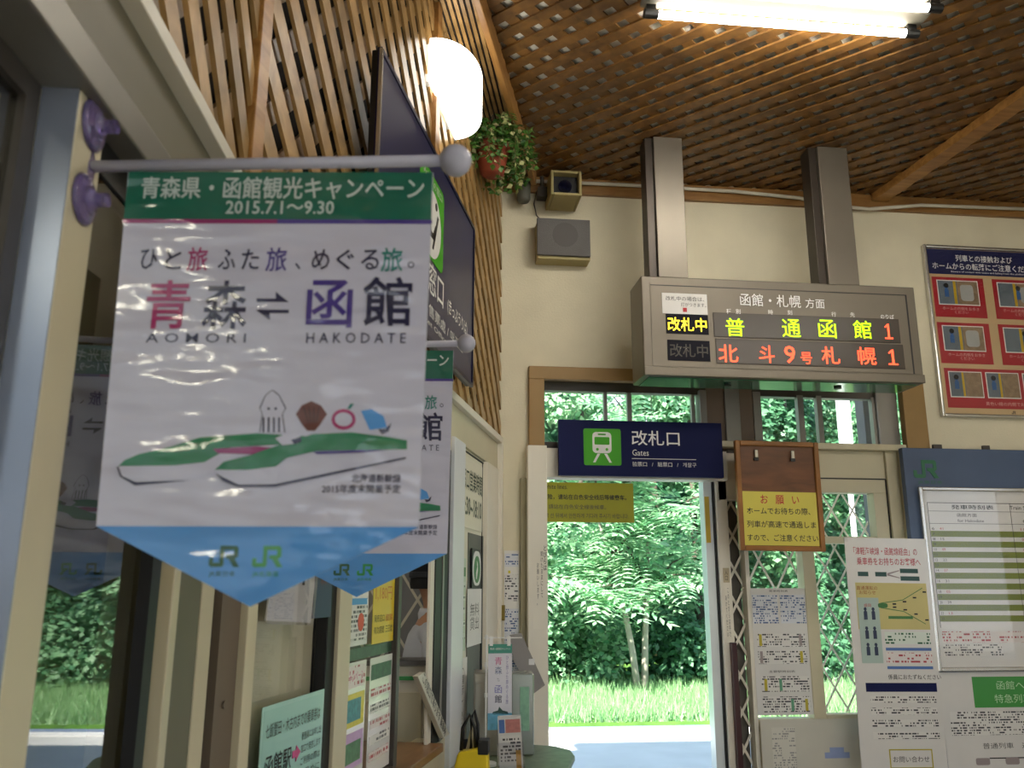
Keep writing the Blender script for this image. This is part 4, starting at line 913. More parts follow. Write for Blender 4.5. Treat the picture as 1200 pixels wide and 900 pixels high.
for sgn in (1, -1):
    base = 1.40
    for i in range(9):
        u = i/8; x_ = 2.53+.24*u; z_ = base+sgn*(.004+.07*u*u)
        if i % 2 == 0: t.part('track_mark', MB().box(x_, x_+.02, q-.002, q-.0008, z_-.004, z_+.004), INK)
    t.part('track_line', MB().prism([(2.52, base+sgn*.012-.002), (2.65, base+sgn*.03-.002), (2.77, base+sgn*.095-.002), (2.77, base+sgn*.095+.002), (2.65, base+sgn*.03+.002), (2.52, base+sgn*.012+.002)], q-.002, q-.0008), mat('map green', '3f7a3a', .4, vary=0))
t.part('track_mark', MB().rrect(2.505, 2.56, 1.388, 1.412, .01, q-.003, q-.0015), mat('map green')); t.text('盛岡', 2.445, 1.40, .018, .04, REDINK, q-.0016)
t.patch('printed_panel', 2.56, 2.70, 1.33, 1.345, q-.0008, mat('map green'))
for z_ in (1.345, 1.245, 1.16):
    for cx in (2.43, 2.475): t.part('person_drawing', MB().prism([(cx-.010, z_-.02), (cx+.010, z_-.02), (cx+.010, z_+.022), (cx+.004, z_+.026), (cx+.009, z_+.034), (cx+.005, z_+.044), (cx-.005, z_+.044), (cx-.009, z_+.034), (cx-.004, z_+.026), (cx-.010, z_+.022)], q-.002, q-.0012), mat('ink blue grey', '2a3550', .5, vary=0))
t.patch('printed_panel', 2.53, 2.79, 1.20, 1.262, q, FPG); t.patch('printed_panel', 2.53, 2.79, 1.165, 1.18, q, mat('map blue', '4a70b0', .4, vary=0)); t.patch('printed_panel', 2.53, 2.79, 1.10, 1.155, q, FPR); t.patch('printed_panel', 2.53, 2.79, 1.07, 1.085, q, mat('map blue'))
t.text('係員におたずねください', 2.68, 1.03, .026, .30, INK, q, bold=.008); t.patch('printed_panel', 2.40, 2.80, .955, 1.0, q, mat('navy sign face'))
for i in range(4): t.patch('printed_panel', 2.42, 2.79, .90-.06*i, .935-.06*i, q, FPW)
t.part('printed_panel', MB().rim(2.50, 2.74, .575, .67, .006, q-.001, q), YB); t.text('お問い合わせ', 2.62, .62, .03, .2, INK, q)
t.part('tape', MB().box(2.335, 2.36, -.006, -.002, 1.74, 1.775), glass('clear film'))

# ------------------------------------------------------------------ safety poster on the right
t = T('safety_poster', 'silver framed platform safety poster with red picture panels', 'poster', FK, (3.6, -.03, 2.49))
t.part('frame', MB().rim(3.092, 4.16, 2.487, 3.582, .02, -.036, -.001), SILVER, bev=.007)
sh = t.part('sheet', MB().box(3.11, 4.142, -.014, -.002, 2.505, 3.564), mat('poster beige', 'c5ab82', .3, vary=.04)); q = -.0145
t.patch('header', 3.112, 4.14, 3.395, 3.56, q, mat('navy header', '1b2250', .35, vary=.02), sh)
t.text('列車との接触および', 3.50, 3.505, .045, .38, WINK, q-.001, parent=sh, bold=.008); t.text('ホームからの転落にご注意ください', 3.50, 3.45, .045, .70, WINK, q-.001, parent=sh, bold=.008)
t.text('Beware of contact with trains and falling from the platform', 3.52, 3.413, .014, .5, WINK, q-.001, parent=sh)
RD = mat('poster red', 'a82430', .35, vary=.03); SKY = mat('platform grey drawing', '66727c', .4, vary=.08, scale=20); YL = mat('braille yellow', 'c2a224', .4, vary=0); BRW = mat('track brown drawing', '8f7a62', .4, vary=.2, scale=30)
pan = [(3.135, 3.475, 3.115, 3.375), (3.535, 3.875, 3.115, 3.375), (3.135, 3.475, 2.82, 3.08), (3.535, 3.875, 2.82, 3.08), (3.145, 4.12, 2.545, 2.79)]
for k, (a, b_, z0_, z1_) in enumerate(pan):
    rp = t.patch('red_panel', a, b_, z0_, z1_, q-.0004, RD, sh)
    subs = [(a+.035, b_-.045, z0_+.085, z1_-.025)] if k < 4 else [(a+.03, a+.235, z0_+.07, z1_-.025), (a+.27, a+.475, z0_+.07, z1_-.025), (a+.51, a+.715, z0_+.07, z1_-.025)]
    for (c0, c1, d0, d1) in subs:
        w_ = c1-c0; hh = d1-d0
        t.patch('picture', c0-.006, c1+.006, d0-.006, d1+.006, q-.0012, WHITE, rp); t.patch('picture', c0, c1, d0, d1, q-.002, SKY, rp); t.patch('picture', c0+w_*.48, c1, d0, d1, q-.0028, BRW, rp); t.patch('picture', c0+w_*.38, c0+w_*.45, d0, d1, q-.0036, YL, rp)
        cx = c0+w_*(.2 if k % 2 == 0 else .5); t.part('person_drawing', MB().prism([(cx-hh*.09, d0+hh*.3), (cx+hh*.09, d0+hh*.3), (cx+hh*.09, d0+hh*.6), (cx+hh*.04, d0+hh*.65), (cx+hh*.09, d0+hh*.72), (cx+hh*.06, d0+hh*.82), (cx-hh*.06, d0+hh*.82), (cx-hh*.09, d0+hh*.72), (cx-hh*.04, d0+hh*.65), (cx-hh*.09, d0+hh*.6)], q-.0052, q-.0038), mat('figure blue', '2f5f9a', .4, vary=0), rp)
        t.part('person_drawing', MB().disc(cx, d0+hh*.79, hh*.105, q-.0062, q-.0056, 14), INK, rp)
        if k < 4: t.part('train_drawing', MB().rrect(c0+w_*.55, c0+w_*.88, d0+hh*.15, d0+hh*.85, .02, q-.0044, q-.003).box(c0+w_*.6, c0+w_*.83, q-.0046, q-.0044, d0+hh*.5, d0+hh*.75), mat('train pale drawing', 'a8aaa8', .4, vary=.1), rp)
    if k < 4: t.text('ホームの内側をお歩き\nください', (a+b_)/2, z0_+.045, .045, .24, mat('pale pink ink', 'd8a8a4', .4, vary=0), q-.0014, parent=rp)
    else: t.text('黄色い線の内側でお待ちください', 3.6, z0_+.03, .024, .42, mat('pale pink ink'), q-.0014, parent=rp)
t.part('logo', MB().prism(jr_poly(3.55, 2.515, .018)[::-1], q-.001, q), DGREY)
t.part('pane', MB().box(3.11, 4.142, -.030, -.028, 2.505, 3.564), GLASS)

# ------------------------------------------------------------------ side table by the partition and what stands on it
TZ = .79
t = T('side_table', 'worn green-topped side table with rounded edge below the opening hours panel', 'table', FB, (-.75, -.25, 0))
tp = [(-1.25, -.03), (-1.25, -.47), (-.70, -.47), (-.58, -.44), (-.50, -.36), (-.48, -.25), (-.48, -.03)]
t.part('table_top', MB().prismz(tp[::-1], TZ-.03, TZ), mat('worn green table top', '5e6a50', .45, vary=.25, scale=25), bev=.008)
t.part('edge_band', MB().tube([(x, y, TZ-.015) for x, y in tp[:-0]], .017, 10), mat('beige edge band', '9a9468', .45), smooth=True)
for x_, y_ in ((-1.2, -.08), (-1.2, -.42), (-.55, -.08), (-.66, -.38)): t.part('leg', MB().cyl((x_, y_, 0), (x_, y_, TZ-.03), .014, 12), STEEL)

YX = frame(0, 3.92, R(-4))
t = T('ticket_collection_box', 'stainless steel box standing on the side table near the doorway', 'box', YX, (.40, .06, TZ))
t.part('body', MB().box(.268, .43, 0, .16, TZ+.001, TZ+.34), STEEL, bev=.006)
t.part('side_panel', MB().box(.432, .53, .02, .16, TZ+.001, TZ+.335), mat('grey clear case', '8f9690', .15, metal=.3, vary=.1), bev=.006)
t.part('door', MB().box(.275, .425, -.004, 0, TZ+.02, TZ+.30), mat('stainless steel'), bev=.002)
t.part('stripe', MB().box(.47, .51, .016, .02, TZ+.10, TZ+.28), mat('pale green film', '7fb091', .3, vary=.2, scale=40))
t = paper('leaflet', 'grey folded sheet corner taped beside the door jamb behind the steel box', 'leaflet', frame(0, 4.612, 0), .0, .1, 1.0, 1.28, 0, PAPER)
for o_ in list(t.e.children): bpy.data.objects.remove(o_)
t.part('sheet', MB().prism([(.50, 1.25), (.56, 1.26), (.685, 1.0), (.62, .955), (.52, 1.12)], -.003, 0), mat('grey paper back', '8a8684', .5, vary=.03))
t.part('tape', MB().box(.60, .63, -.005, -.003, 1.10, 1.13), PAPERG)

FN = frame(0, 3.7, R(2))
t = T('desk_banner', 'miniature vertical campaign banner on a white pole on the side table', 'banner', FN, (.305, 0, TZ))
t.part('pole', MB().cyl((.305, 0, TZ+.012), (.305, 0, 1.30), .0035, 10), WHITE)
t.part('base', MB().cyl((.305, 0, TZ), (.305, 0, TZ+.012), .045, 20), WHITE)
t.part('crossbar', MB().cyl((.295, 0, 1.287), (.455, 0, 1.287), .0025, 8), WHITE)
for z_ in (1.29, 1.18, 1.06): t.part('clip', MB().cyl((.305, 0, z_-.008), (.305, 0, z_+.008), .007, 10), WHITE)
for x_ in (.325, .40): t.part('loop', MB().box(x_-.007, x_+.007, -.003, .003, 1.255, 1.293), WHITE)
sh = t.part('cloth', MB().box(.313, .413, -.001, .001, .925, 1.262), mat('white banner cloth', 'd8d6de', .4, vary=.02))
t.patch('header', .313, .413, 1.225, 1.262, -.001, mat('banner teal cloth', '2c8a74', .4, vary=.03), sh)
t.patch('footer', .313, .413, .925, .99, -.001, mat('banner water blue', '6fb6d8', .4, vary=.25, scale=30), sh)
t.text('青森県・函館観光キャンペーン', .363, 1.243, .009, .085, WHITE, -.0022, parent=sh)
for ch, z_, m_ in (('青', 1.195, PT_R), ('森', 1.157, PT_K), ('函', 1.083, PT_P), ('館', 1.045, PT_K)): t.text(ch, .356, z_, .031, .030, m_, -.0016, parent=sh, bold=.008)
t.text('⇅', .356, 1.12, .014, .012, PT_K, -.0016, parent=sh)
t.text('ひ\nと\n旅\nふ\nた\n旅\nめ\nぐ\nる\n旅', .393, 1.12, .19, .011, PT_P, -.0016, parent=sh)
t.part('drawing', MB().prism([(.33, .985), (.40, .985), (.395, .995), (.375, 1.0), (.36, 1.015), (.355, 1.0), (.335, .995)], -.0016, -.001), mat('dark teal silhouette', '24483f', .5), sh)

FL = frame(0, 3.62, R(-6))
t = T('leaflet_holder', 'clear holder of white railway leaflets with red and blue headings', 'holder', FL, (.40, .03, TZ), None, Matrix.Rotation(R(-3), 4, 'Y'))
t.part('holder', MB().box(.347, .353, -.01, .05, TZ+.001, .96).box(.447, .453, -.01, .05, TZ+.001, .96).box(.347, .453, -.012, -.009, TZ+.001, .90).box(.347, .453, -.01, .06, TZ+.001, TZ+.006), glass('clear film'))
lf = t.part('leaflet_stack', MB().box(.354, .446, -.004, .035, TZ+.008, .995), PAPERG)
t.patch('printed_panel', .358, .380, .935, .985, -.004, mat('map blue'), lf); t.patch('printed_panel', .384, .442, .935, .985, -.004, mat('salmon print', 'c07a72', .4, vary=.15, scale=60), lf)
t.patch('printed_panel', .360, .44, .83, .925, -.004, FPW, lf); t.patch('printed_panel', .42, .44, .80, .87, -.0048, mat('orange print', 'c89436', .4), lf)
FY = frame(0, 3.45, R(60))
t = T('tote_bag', 'yellow bag with black loop handles on the side table', 'bag', frame(.225, 3.42, R(-10)), (0, 0, TZ))
t.part('body', MB().prism([(-.07, TZ+.001), (.075, TZ+.001), (.065, TZ+.13), (-.045, TZ+.105)], -.03, .035), mat('bright yellow bag', 'e0c416', .4, vary=.05), bev=.008)
t.part('corner', MB().box(.03, .07, -.034, .038, TZ+.10, TZ+.15), BLACK, bev=.004)
t.part('handle', MB().tube([(-.035, .0, TZ+.11), (-.03, 0, TZ+.19), (-.005, 0, TZ+.235), (.015, 0, TZ+.19), (.02, 0, TZ+.11)], .007, 10), BLACK, smooth=True)
t.part('handle', MB().tube([(.0, .012, TZ+.11), (.0, .012, TZ+.22), (.012, .012, TZ+.25), (.025, .012, TZ+.20), (.028, .012, TZ+.11)], .006, 10), BLACK, smooth=True)
t.part('cone', MB().lathe([(.025, TZ+.09), (.0, TZ+.21)], (.0, .04, 0), 16), mat('beige cone', 'c9bf9a', .5))

# ------------------------------------------------------------------ ticket window: counter and what stands on it
single('ticket_counter', 'brown wooden counter top of the ticket window', 'counter', FB, (-1.6, .2, .92), MB().box(-2.28, -1.365, -.05, .70, .905, .935), wood('counter wood', '6b4a2c', '8d6740', .35, scale=(4, 20, 20)), bev=.004)
single('counter_cabinet', 'grey cabinet under the ticket counter inside the office', 'cabinet', FB, (-1.6, .3, 0), MB().box(-2.2, -1.35, .12, .68, 0, .904), CREAM, bev=.004)
tl = Matrix.Rotation(R(0), 4, 'Y')
t = T('name_stand', 'white slanted sign bar with vertical lettering leaning in the ticket window', 'sign', FB, (-1.45, -.02, .935))
t.part('panel', MB().prism([(-1.30, .94), (-1.21, .94), (-1.60, 1.205), (-1.69, 1.20)], -.035, -.015), mat('ivory sign bar', 'cdc9b8', .35, vary=.03), bev=.002)
t.text('この窓口で承ります 乗車券', -1.45, 1.075, .04, .42, INK, -.0362, rot=R(34.5), bold=.008)
t = T('telephone', 'black telephone handset on the beige shelf inside the ticket window', 'telephone', FB, (-1.75, .3, 1.09))
t.part('body', MB().box(-1.82, -1.60, .25, .38, 1.09, 1.11), BLACK, bev=.006)
t.part('handset', MB().tube([(-1.82, .28, 1.12), (-1.78, .28, 1.135), (-1.66, .28, 1.14), (-1.61, .28, 1.12)], [.014, .009, .009, .014], 12), BLACK, smooth=True)
single('counter_shelf', 'beige shelf block on the ticket counter under the telephone', 'shelf', FB, (-1.7, .3, 1.03), MB().box(-1.95, -1.45, .20, .44, 1.03, 1.089), mat('beige laminate', 'b3a68a', .4, vary=.06), bev=.003)
t = T('ticket_printer', 'dark teal ticket printer case under the beige shelf', 'printer', FB, (-1.7, .3, .935))
t.part('body', MB().box(-1.93, -1.50, .22, .43, .936, 1.029), mat('dark teal plastic', '46605f', .4, vary=.05), bev=.01)
t.part('panel', MB().box(-1.88, -1.60, .215, .22, .955, 1.01), BLACK)

t = T('office_cabinet', 'low cream office cabinet with a green stripe in front of the officer', 'cabinet', WORLD, (-.08, 3.66, 0))
t.part('body', MB().box(-.55, .06, 3.58, 3.72, 0, 1.19), mat('cream laminate', 'cdc7b4', .4, vary=.03), bev=.004)
t.part('top', MB().box(-.56, .07, 3.57, 3.73, 1.191, 1.21), mat('grey edge top', '5d5a55', .4))
t.part('stripe', MB().box(-.54, .05, 3.576, 3.58, 1.135, 1.15), mat('vivid green stripe', '2f9a4a', .4, vary=.02))
t.part('door', MB().box(-.53, -.25, 3.574, 3.58, .10, 1.09), CREAM); t.part('door', MB().box(-.24, .04, 3.574, 3.58, .10, 1.09), CREAM)

# ------------------------------------------------------------------ the station officer
def skin(name, verts, edges, rad, m, parent=None, sub=2, root=0):
    me = bpy.data.meshes.new(name); me.from_pydata(verts, edges, []); o = link(name, me, parent); me.materials.append(m)
    md = o.modifiers.new('skin', 'SKIN'); me.skin_vertices.new(name='') if not me.skin_vertices else None
    for i, r_ in enumerate(rad): me.skin_vertices[0].data[i].radius = r_ if isinstance(r_, tuple) else (r_, r_)
    for d in me.skin_vertices[0].data: d.use_root = False
    me.skin_vertices[0].data[root].use_root = True; md.use_smooth_shade = True
    s_ = o.modifiers.new('sub', 'SUBSURF'); s_.levels = sub; s_.render_levels = sub
    return o
PO = bpy.data.objects.new('person', None); COL.objects.link(PO)
PO.matrix_world = frame(.085, 4.06, R(6))      # local +x is where the officer faces
PO['label'] = 'station officer in white shirt and black cap seen in profile inside the office'; PO['category'] = 'person'
SKIN = mat('skin', 'b98a6d', .5, vary=.03); SHIRT = mat('white shirt cloth', 'c9ccd4', .75, vary=.03, bump=.1, bscale=30); TROU = mat('dark trousers', '20222c', .8)
V, Ed, Ra = [], [], []
def vv(p, r_, prev=None):
    V.append(p); Ra.append(r_)
    if prev is not None: Ed.append((prev, len(V)-1))
    return len(V)-1
pel = vv((0, 0, .88), (.13, .11)); w_ = vv((.0, 0, 1.02), (.125, .10), pel); ch_ = vv((.01, 0, 1.20), (.145, .115), w_); nb = vv((-.005, 0, 1.335), (.075, .065), ch_)
nk = vv((.005, 0, 1.39), (.046, .046), nb); h1 = vv((.02, 0, 1.45), (.075, .08), nk); h2 = vv((.01, 0, 1.525), (.078, .095), h1); h3 = vv((.0, 0, 1.59), (.06, .07), h2)
for sgn in (-1, 1):
    sh_ = vv((-.005, sgn*.165, 1.285), .052, nb); el = vv((-.02, sgn*.215, 1.03), .042, sh_); wr = vv((.03, sgn*.215, .80), .027, el); hd = vv((.045, sgn*.215, .725), (.018, .036), wr)
    for k in range(4):
        f1 = vv((.018+.02*k, sgn*.213, .675), .009, hd); f2 = vv((.018+.021*k, sgn*.207, .642+.004*abs(k-1.5)), .008, f1); vv((.020+.021*k, sgn*.196, .617+.005*abs(k-1.5)), .007, f2)
    t1 = vv((.088, sgn*.205, .715), .010, hd); vv((.10, sgn*.195, .68), .008, t1)
    hp = vv((0, sgn*.085, .80), (.085, .08), pel); kn = vv((.02, sgn*.09, .46), .055, hp); an = vv((.0, sgn*.09, .09), .036, kn); ft = vv((.13, sgn*.10, .035), (.035, .04), an)
body = skin('body', V, Ed, Ra, SKIN, PO)
hb = MB()                                        # face details, merged surface shapes carried by the head
fc = [(.10, 0, 1.49)]
fp = T.__new__(T); fp.org = (0, 0, 0); fp.e = PO
fp.part('nose', MB().lathe([(0, .0), (.009, .004), (.014, .018), (.008, .035), (0, .042)], (.098, 0, 1.468), 12, 'z', 1.2, .9), SKIN, body, smooth=True)
for sgn in (-1, 1):
    fp.part('ear', MB().ball((.0, sgn*.083, 1.485), .030, 14, .6, .28, 1.05), mat('ear skin', 'b07a62', .5, vary=.03), body, smooth=True)
    fp.part('eye', MB().ball((.083, sgn*.034, 1.505), .011, 12), mat('eye dark', '241c18', .2), body, smooth=True)
fp.part('mouth', MB().ball((.088, 0, 1.440), .014, 12, .45, 1.4, .35), mat('lip', '8f5148', .5), body, smooth=True)
fp.part('hair', MB().lathe([(.083, -.02), (.088, .0), (.085, .035), (.07, .06)], (-.012, 0, 1.505), 20, 'z', 1.1, 1.0, R(75), R(285)), mat('black hair', '100e0e', .7), smooth=True)
cp = fp.part('cap', MB().lathe([(.094, .0), (.099, .012), (.097, .045), (.112, .062), (.106, .078), (.07, .092), (0, .098)], (.0, 0, 1.532), 28, 'z', 1.12, 1.0), mat('black cap cloth', '0f1018', .7), smooth=True)
fp.part('visor', MB().lathe([(.10, .0), (.155, -.022), (.155, -.026), (.10, -.006)], (.0, 0, 1.535), 20, 'z', 1.05, .85, R(-55), R(55)), mat('glossy black visor', '0a0a0c', .15), parent=cp)
fp.part('cap_band', MB().lathe([(.0955, .0), (.1005, .004), (.1005, .026), (.0955, .030)], (.0, 0, 1.533), 28, 'z', 1.12, 1.0), mat('dark band', '24262e', .5), parent=cp)
V, Ed, Ra = [], [], []
a_ = vv((0, 0, .86), (.15, .13)); b_ = vv((0, 0, 1.03), (.145, .12), a_); c_ = vv((.01, 0, 1.20), (.165, .135), b_); d_ = vv((-.005, 0, 1.325), (.09, .085), c_); e_ = vv((0, 0, 1.365), (.066, .066), d_)
for sgn in (-1, 1):
    s1 = vv((-.005, sgn*.17, 1.285), .068, d_); s2_ = vv((-.01, sgn*.203, 1.12), .06, s1); s3 = vv((-.018, sgn*.214, 1.05), .058, s2_)
skin('shirt', V, Ed, Ra, SHIRT, PO)
V, Ed, Ra = [], [], []
a_ = vv((0, 0, .90), (.145, .125))
for sgn in (-1, 1):
    b_ = vv((0, sgn*.085, .78), (.10, .092), a_); c_ = vv((.02, sgn*.09, .46), .072, b_); vv((.0, sgn*.09, .10), .056, c_)
skin('trousers', V, Ed, Ra, TROU, PO)
for sgn in (-1, 1): fp.part('shoe', MB().ball((.055, sgn*.095, .045), .05, 16, 2.6, .95, .85), BLACK, smooth=True)
fp.part('collar', MB().lathe([(.066, -.01), (.070, .02), (.060, .045), (.057, .043)], (.002, 0, 1.355), 24), SHIRT, smooth=True)

# ------------------------------------------------------------------ outside: platform, ground, trees
struct('platform', WORLD, MB().box(-8, 16, 4.86, 9.35, -.3, -.004), mat('concrete platform', 'b9b9b4', .8, vary=.08, scale=2))
struct('platform_edge', WORLD, MB().box(-8, 16, 9.35, 9.55, -.3, .01), mat('pale kerb stone', 'cfcfcb', .8, vary=.05))
struct('road', WORLD, MB().box(-8, 16, 9.55, 10.2, -.3, -.06), mat('bluish asphalt path', '6f7f98', .8, vary=.05))
struct('ground', WORLD, MB().box(-40, 60, 10.2, 70, -.3, -.02), mat('grassy soil', '4f7a2c', .9, vary=.3, scale=3))
struct('ground_front', WORLD, MB().box(-40, 60, -40, 4.86, -.35, -.12), mat('forecourt asphalt', '8a8a86', .9, vary=.1))

rnd = random.Random(11)
gm = MB()
for i in range(26000):
    x = rnd.uniform(.2, 7.0); y = 10.2+rnd.random()**1.2*4.5
    h_ = rnd.uniform(.05, .20)*(1+.5*(y-10.2)/4); a = rnd.uniform(0, 6.28); w__ = .008+.006*rnd.random()
    lx, ly = rnd.gauss(0, .05), rnd.gauss(0, .05)
    gm.v += [(x-cos(a)*w__, y-sin(a)*w__, -.02), (x+cos(a)*w__, y+sin(a)*w__, -.02), (x+lx, y+ly, h_)]; k = len(gm.v)
    gm.f.append((k-3, k-2, k-1))
def rawmesh(name, mb, m):
    me = bpy.data.meshes.new(name); me.from_pydata(mb.v, [], mb.f); me.materials.append(m); return me
g_ = link('grass', rawmesh('grass', gm, leafmat('grass blades', '689a5e', '9cc08c', .35))); g_['kind'] = 'stuff'; g_['label'] = 'bright green grass strip between the path and the trees'; g_['category'] = 'grass'

LF1 = leafmat('bright leaf', '76b488', 'c4dfba', .5); LF2 = leafmat('mid leaf', '548c64', '98c294', .45); LF3 = leafmat('dark leaf', '2f5f3e', '5f946a', .4)
BARK = mat('pale grey bark', '9a9488', .8, vary=.15, scale=12); BARKD = mat('dark bark', '4a4438', .85, vary=.15)

def frond(mb, p, d, n_, L, pairs=7):
    d = d.normalized(); s_ = d.cross(n_); 
    if s_.length < .01: s_ = d.orthogonal()
    s_.normalize(); n_ = s_.cross(d)
    for j in range(pairs):
        u = (j+.8)/pairs; q = p+d*L*u+n_*(-.22*L*u*u); ll = L*.30*(1-.45*abs(u-.45))
        for sg in (-1, 1):
            dd = (s_*sg*.9+d*.45-n_*.15).normalized(); e_ = q+dd*ll; pr = d*ll*.2
            m_ = q+dd*ll*.45
            mb.v += [tuple(q), tuple(m_+pr+n_*.01), tuple(e_), tuple(m_-pr+n_*.01)]; k = len(mb.v); mb.f.append((k-4, k-3, k-2, k-1))
    q = p+d*L*.98+n_*(-.22*L); e_ = q+d*L*.22; mb.v += [tuple(q), tuple(q+d*L*.1+s_*L*.04), tuple(e_), tuple(q+d*L*.1-s_*L*.04)]; k = len(mb.v); mb.f.append((k-4, k-3, k-2, k-1))

# front tree with two thin trunks and feathery fronds
t = T('feathery_tree', 'slim two-stemmed tree with long feathery leaves seen through the doorway', 'tree', WORLD, (3.22, 12.43, 0))
tk = [[(3.18, 12.43, -.05), (3.10, 12.4, .6), (2.98, 12.4, 1.3), (2.80, 12.4, 1.9), (2.55, 12.3, 2.7)], [(3.26, 12.43, -.05), (3.30, 12.45, .7), (3.36, 12.5, 1.4), (3.42, 12.5, 2.3), (3.5, 12.4, 3.3), (3.5, 12.4, 4.4)]]
for q in tk: t.part('trunk', MB().tube(q, [.055-.009*i for i in range(len(q))], 10), BARK, smooth=True)
br = MB(); fr_ = MB(); rnd = random.Random(5)
for i in range(30):
    b0 = Vector(rnd.choice(tk[1][2:] + tk[0][2:])); a = rnd.uniform(0, 6.28)
    e_ = b0+Vector((cos(a)*rnd.uniform(.4, 1.5), sin(a)*rnd.uniform(.3, 1.1)-.25, rnd.uniform(-.1, 1.0)))
    br.tube([b0, (b0+e_)/2+Vector((0, 0, .12)), e_], [.02, .014, .007], 6)
    for j in range(17):
        u = rnd.uniform(.3, 1.05); p = b0+(e_-b0)*u; aa = rnd.uniform(0, 6.28)
        frond(fr_, p, Vector((cos(aa), sin(aa)-.35, rnd.uniform(-.45, .35))), Vector((rnd.gauss(0, .25), rnd.gauss(-.2, .25), 1)), rnd.uniform(.5, .8))
t.part('branch', br, BARKD, stuff=True); o_ = link('foliage', rawmesh('foliage', fr_, LF1), t.e); o_.matrix_world = Matrix.Identity(4)
o_.matrix_local = Matrix.Translation((-3.22, -12.43, 0)); o_['kind'] = 'stuff'

def bushy(name, label, x, y, h_, r_, nleaf, m, seed, group, z0=0, ls=(.07, .15), trunk=True, crown=None):
    rnd = random.Random(seed); t = T(name, label, 'bush' if name == 'bush' else 'tree', WORLD, (x, y, 0), group)
    if trunk: t.part('trunk', MB().tube([(x, y, -.05), (x+.1*rnd.gauss(0, 1), y, h_*.35), (x+.2*rnd.gauss(0, 1), y, h_*.85)], [.10, .07, .02], 8), BARKD, smooth=True)
    mb = MB(); cl = []
    zc0 = z0
    for i in range(int(16+r_*14)):
        a = rnd.uniform(0, 6.28); u = rnd.random()**.5; zz = rnd.uniform(zc0, h_); prof = sin(pi*min(1, max(.12, (zz-zc0)/(h_-zc0)*.86+.14)))**.55
        cl.append((x+cos(a)*r_*u*prof, y+sin(a)*r_*u*prof, zz, rnd.uniform(.25, .55)))
    for i in range(nleaf):
        cx, cy, cz, cr = rnd.choice(cl)
        d = Vector((rnd.gauss(0, 1), rnd.gauss(0, 1), rnd.gauss(0, .8))).normalized(); p = Vector((cx, cy, cz))+d*cr*rnd.uniform(.6, 1.05)
        ll = rnd.uniform(*ls); ax = Vector((rnd.gauss(0, 1), rnd.gauss(-.3, 1), rnd.gauss(-.4, .6))).normalized(); nn = (d+Vector((0, -.4, .8))).normalized(); s_ = ax.cross(nn)
        if s_.length < .05: continue
        s_ = s_.normalized()*ll*.33
        mb.v += [tuple(p), tuple(p+ax*ll*.5+s_), tuple(p+ax*ll), tuple(p+ax*ll*.5-s_)]; k = len(mb.v); mb.f.append((k-4, k-3, k-2, k-1))
    o_ = link('foliage', rawmesh('foliage', mb, m), t.e); o_.matrix_local = Matrix.Translation((-x, -y, 0)); o_['kind'] = 'stuff'
    return t
G1 = 'trees behind the platform'; G2 = 'low bushes under the trees'
TLS = ['leafy tree just left of the slim two-stemmed tree', 'tree directly behind the slim two-stemmed tree', 'tree behind the narrow folding grille right of the doorway', 'tree behind the right door pane', 'tall tree whose crown fills the left transom pane', 'tall rear tree seen through the middle transom pane', 'tall rear tree whose crown shows above the wooden notice board', 'tall rear tree seen through the right transom panes', 'rearmost tree beyond the white signal post', 'tall tree far left beyond the office wall', 'small dark tree in front of the white signal post', 'small tree left of the doorway view behind the jamb']
for i, (x, y, h_, r_) in enumerate([(1.2, 14.6, 5.6, 1.6), (3.0, 15.6, 6.5, 1.9), (4.9, 14.8, 6.0, 1.7), (6.9, 15.4, 6.6, 2.0), (.2, 17.5, 8.0, 2.4), (2.5, 18.5, 9.5, 2.6), (5.2, 18.6, 9.0, 2.6), (8.2, 18.0, 8.5, 2.5), (10.8, 17.0, 8.0, 2.4), (-2.2, 17.2, 8, 2.4), (9.3, 14.5, 5.5, 1.7), (-.8, 14.6, 5.0, 1.6)]):
    bushy('tree', TLS[i], x, y, h_, r_, 16000 if 0 <= x <= 9 else 6000, (LF2, LF1, LF2, LF3)[i % 4], 40+i, G1, .5, (.08, .18))
BLB = ['low bush at the left edge of the doorway view', 'low bush left of the pale twin trunks', 'low bush just right of the pale twin trunks', 'low bush at the right edge of the doorway view', 'low bush seen through the grilled door panes', 'low bush hidden behind the left door jamb']
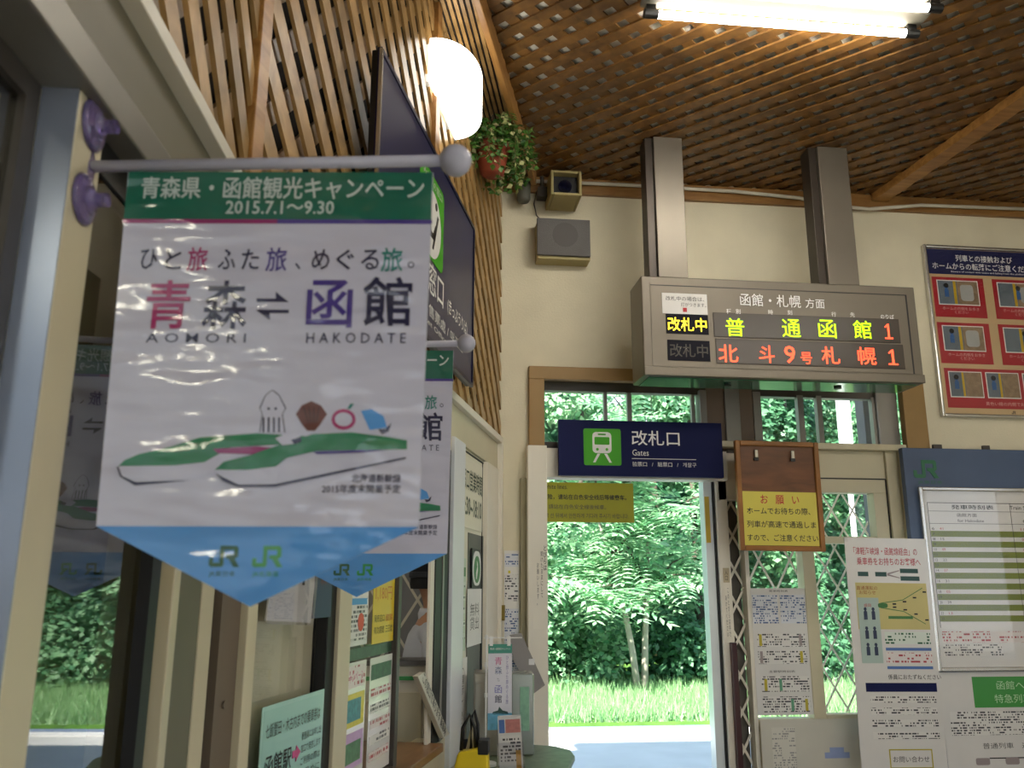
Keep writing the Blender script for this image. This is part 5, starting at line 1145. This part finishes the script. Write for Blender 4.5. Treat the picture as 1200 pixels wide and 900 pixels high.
for i, (x, y, h_, r_) in enumerate([(1.4, 13.4, .95, .7), (2.4, 13.7, 1.2, .8), (3.9, 13.5, 1.0, .8), (5.0, 13.4, 1.2, .8), (6.3, 13.6, 1.2, .9), (.5, 13.5, 1.2, .8)]):
    bushy('bush', BLB[i], x, y, h_, r_, 3000, (LF3, LF2)[i % 2], 70+i, G2, .0, (.07, .15), False)
# dark wooded slope far behind
rnd = random.Random(99); mb = MB()
for i in range(26000):
    x = rnd.uniform(-14, 26); y = rnd.uniform(21, 25); z = rnd.uniform(0, 6.5+1.5*sin(x*.7)+sin(x*2.1))*1.0
    p = Vector((x, y, z)); ax = Vector((rnd.gauss(0, 1), rnd.gauss(0, .6), rnd.gauss(-.3, .6))).normalized(); s_ = ax.cross(Vector((rnd.gauss(0, .4), -1, .5))).normalized(); ll = rnd.uniform(.35, .7)
    mb.v += [tuple(p), tuple(p+ax*ll*.5+s_*ll*.35), tuple(p+ax*ll), tuple(p+ax*ll*.5-s_*ll*.35)]; k = len(mb.v); mb.f.append((k-4, k-3, k-2, k-1))
o_ = link('distant_foliage', rawmesh('distant_foliage', mb, LF3)); o_['kind'] = 'stuff'; o_['label'] = 'dense mass of dark leaves closing the view behind the trees'; o_['category'] = 'foliage'
# white post and grey canopy column outside
single('signal_post', 'sunlit white signal post beyond the platform seen through the right transom', 'post', WORLD, (4.85, 9.25, 0), MB().box(4.84, 4.96, 9.2, 9.3, 2.9, 5.6).cyl((4.9, 9.25, -.1), (4.9, 9.25, 2.9), .03), mat('white outdoor paint', 'e8e8e6', .5))
single('canopy_column', 'grey steel canopy column outside behind the right transom pane', 'column', WORLD, (3.42, 6.05, 0), MB().box(3.34, 3.50, 6.0, 6.12, -.1, 3.149), mat('grey column paint', '55535a', .5))
single('white_blob', 'rounded white shape outside behind the right door pane', 'lamp', WORLD, (3.52, 6.2, 1.7), MB().ball((3.50, 6.2, 2.14), .09, 20, 1, 1, 1.5), mat('white outdoor paint'), smooth=True)  # plain white rounded shape behind the pane

fit_texts()
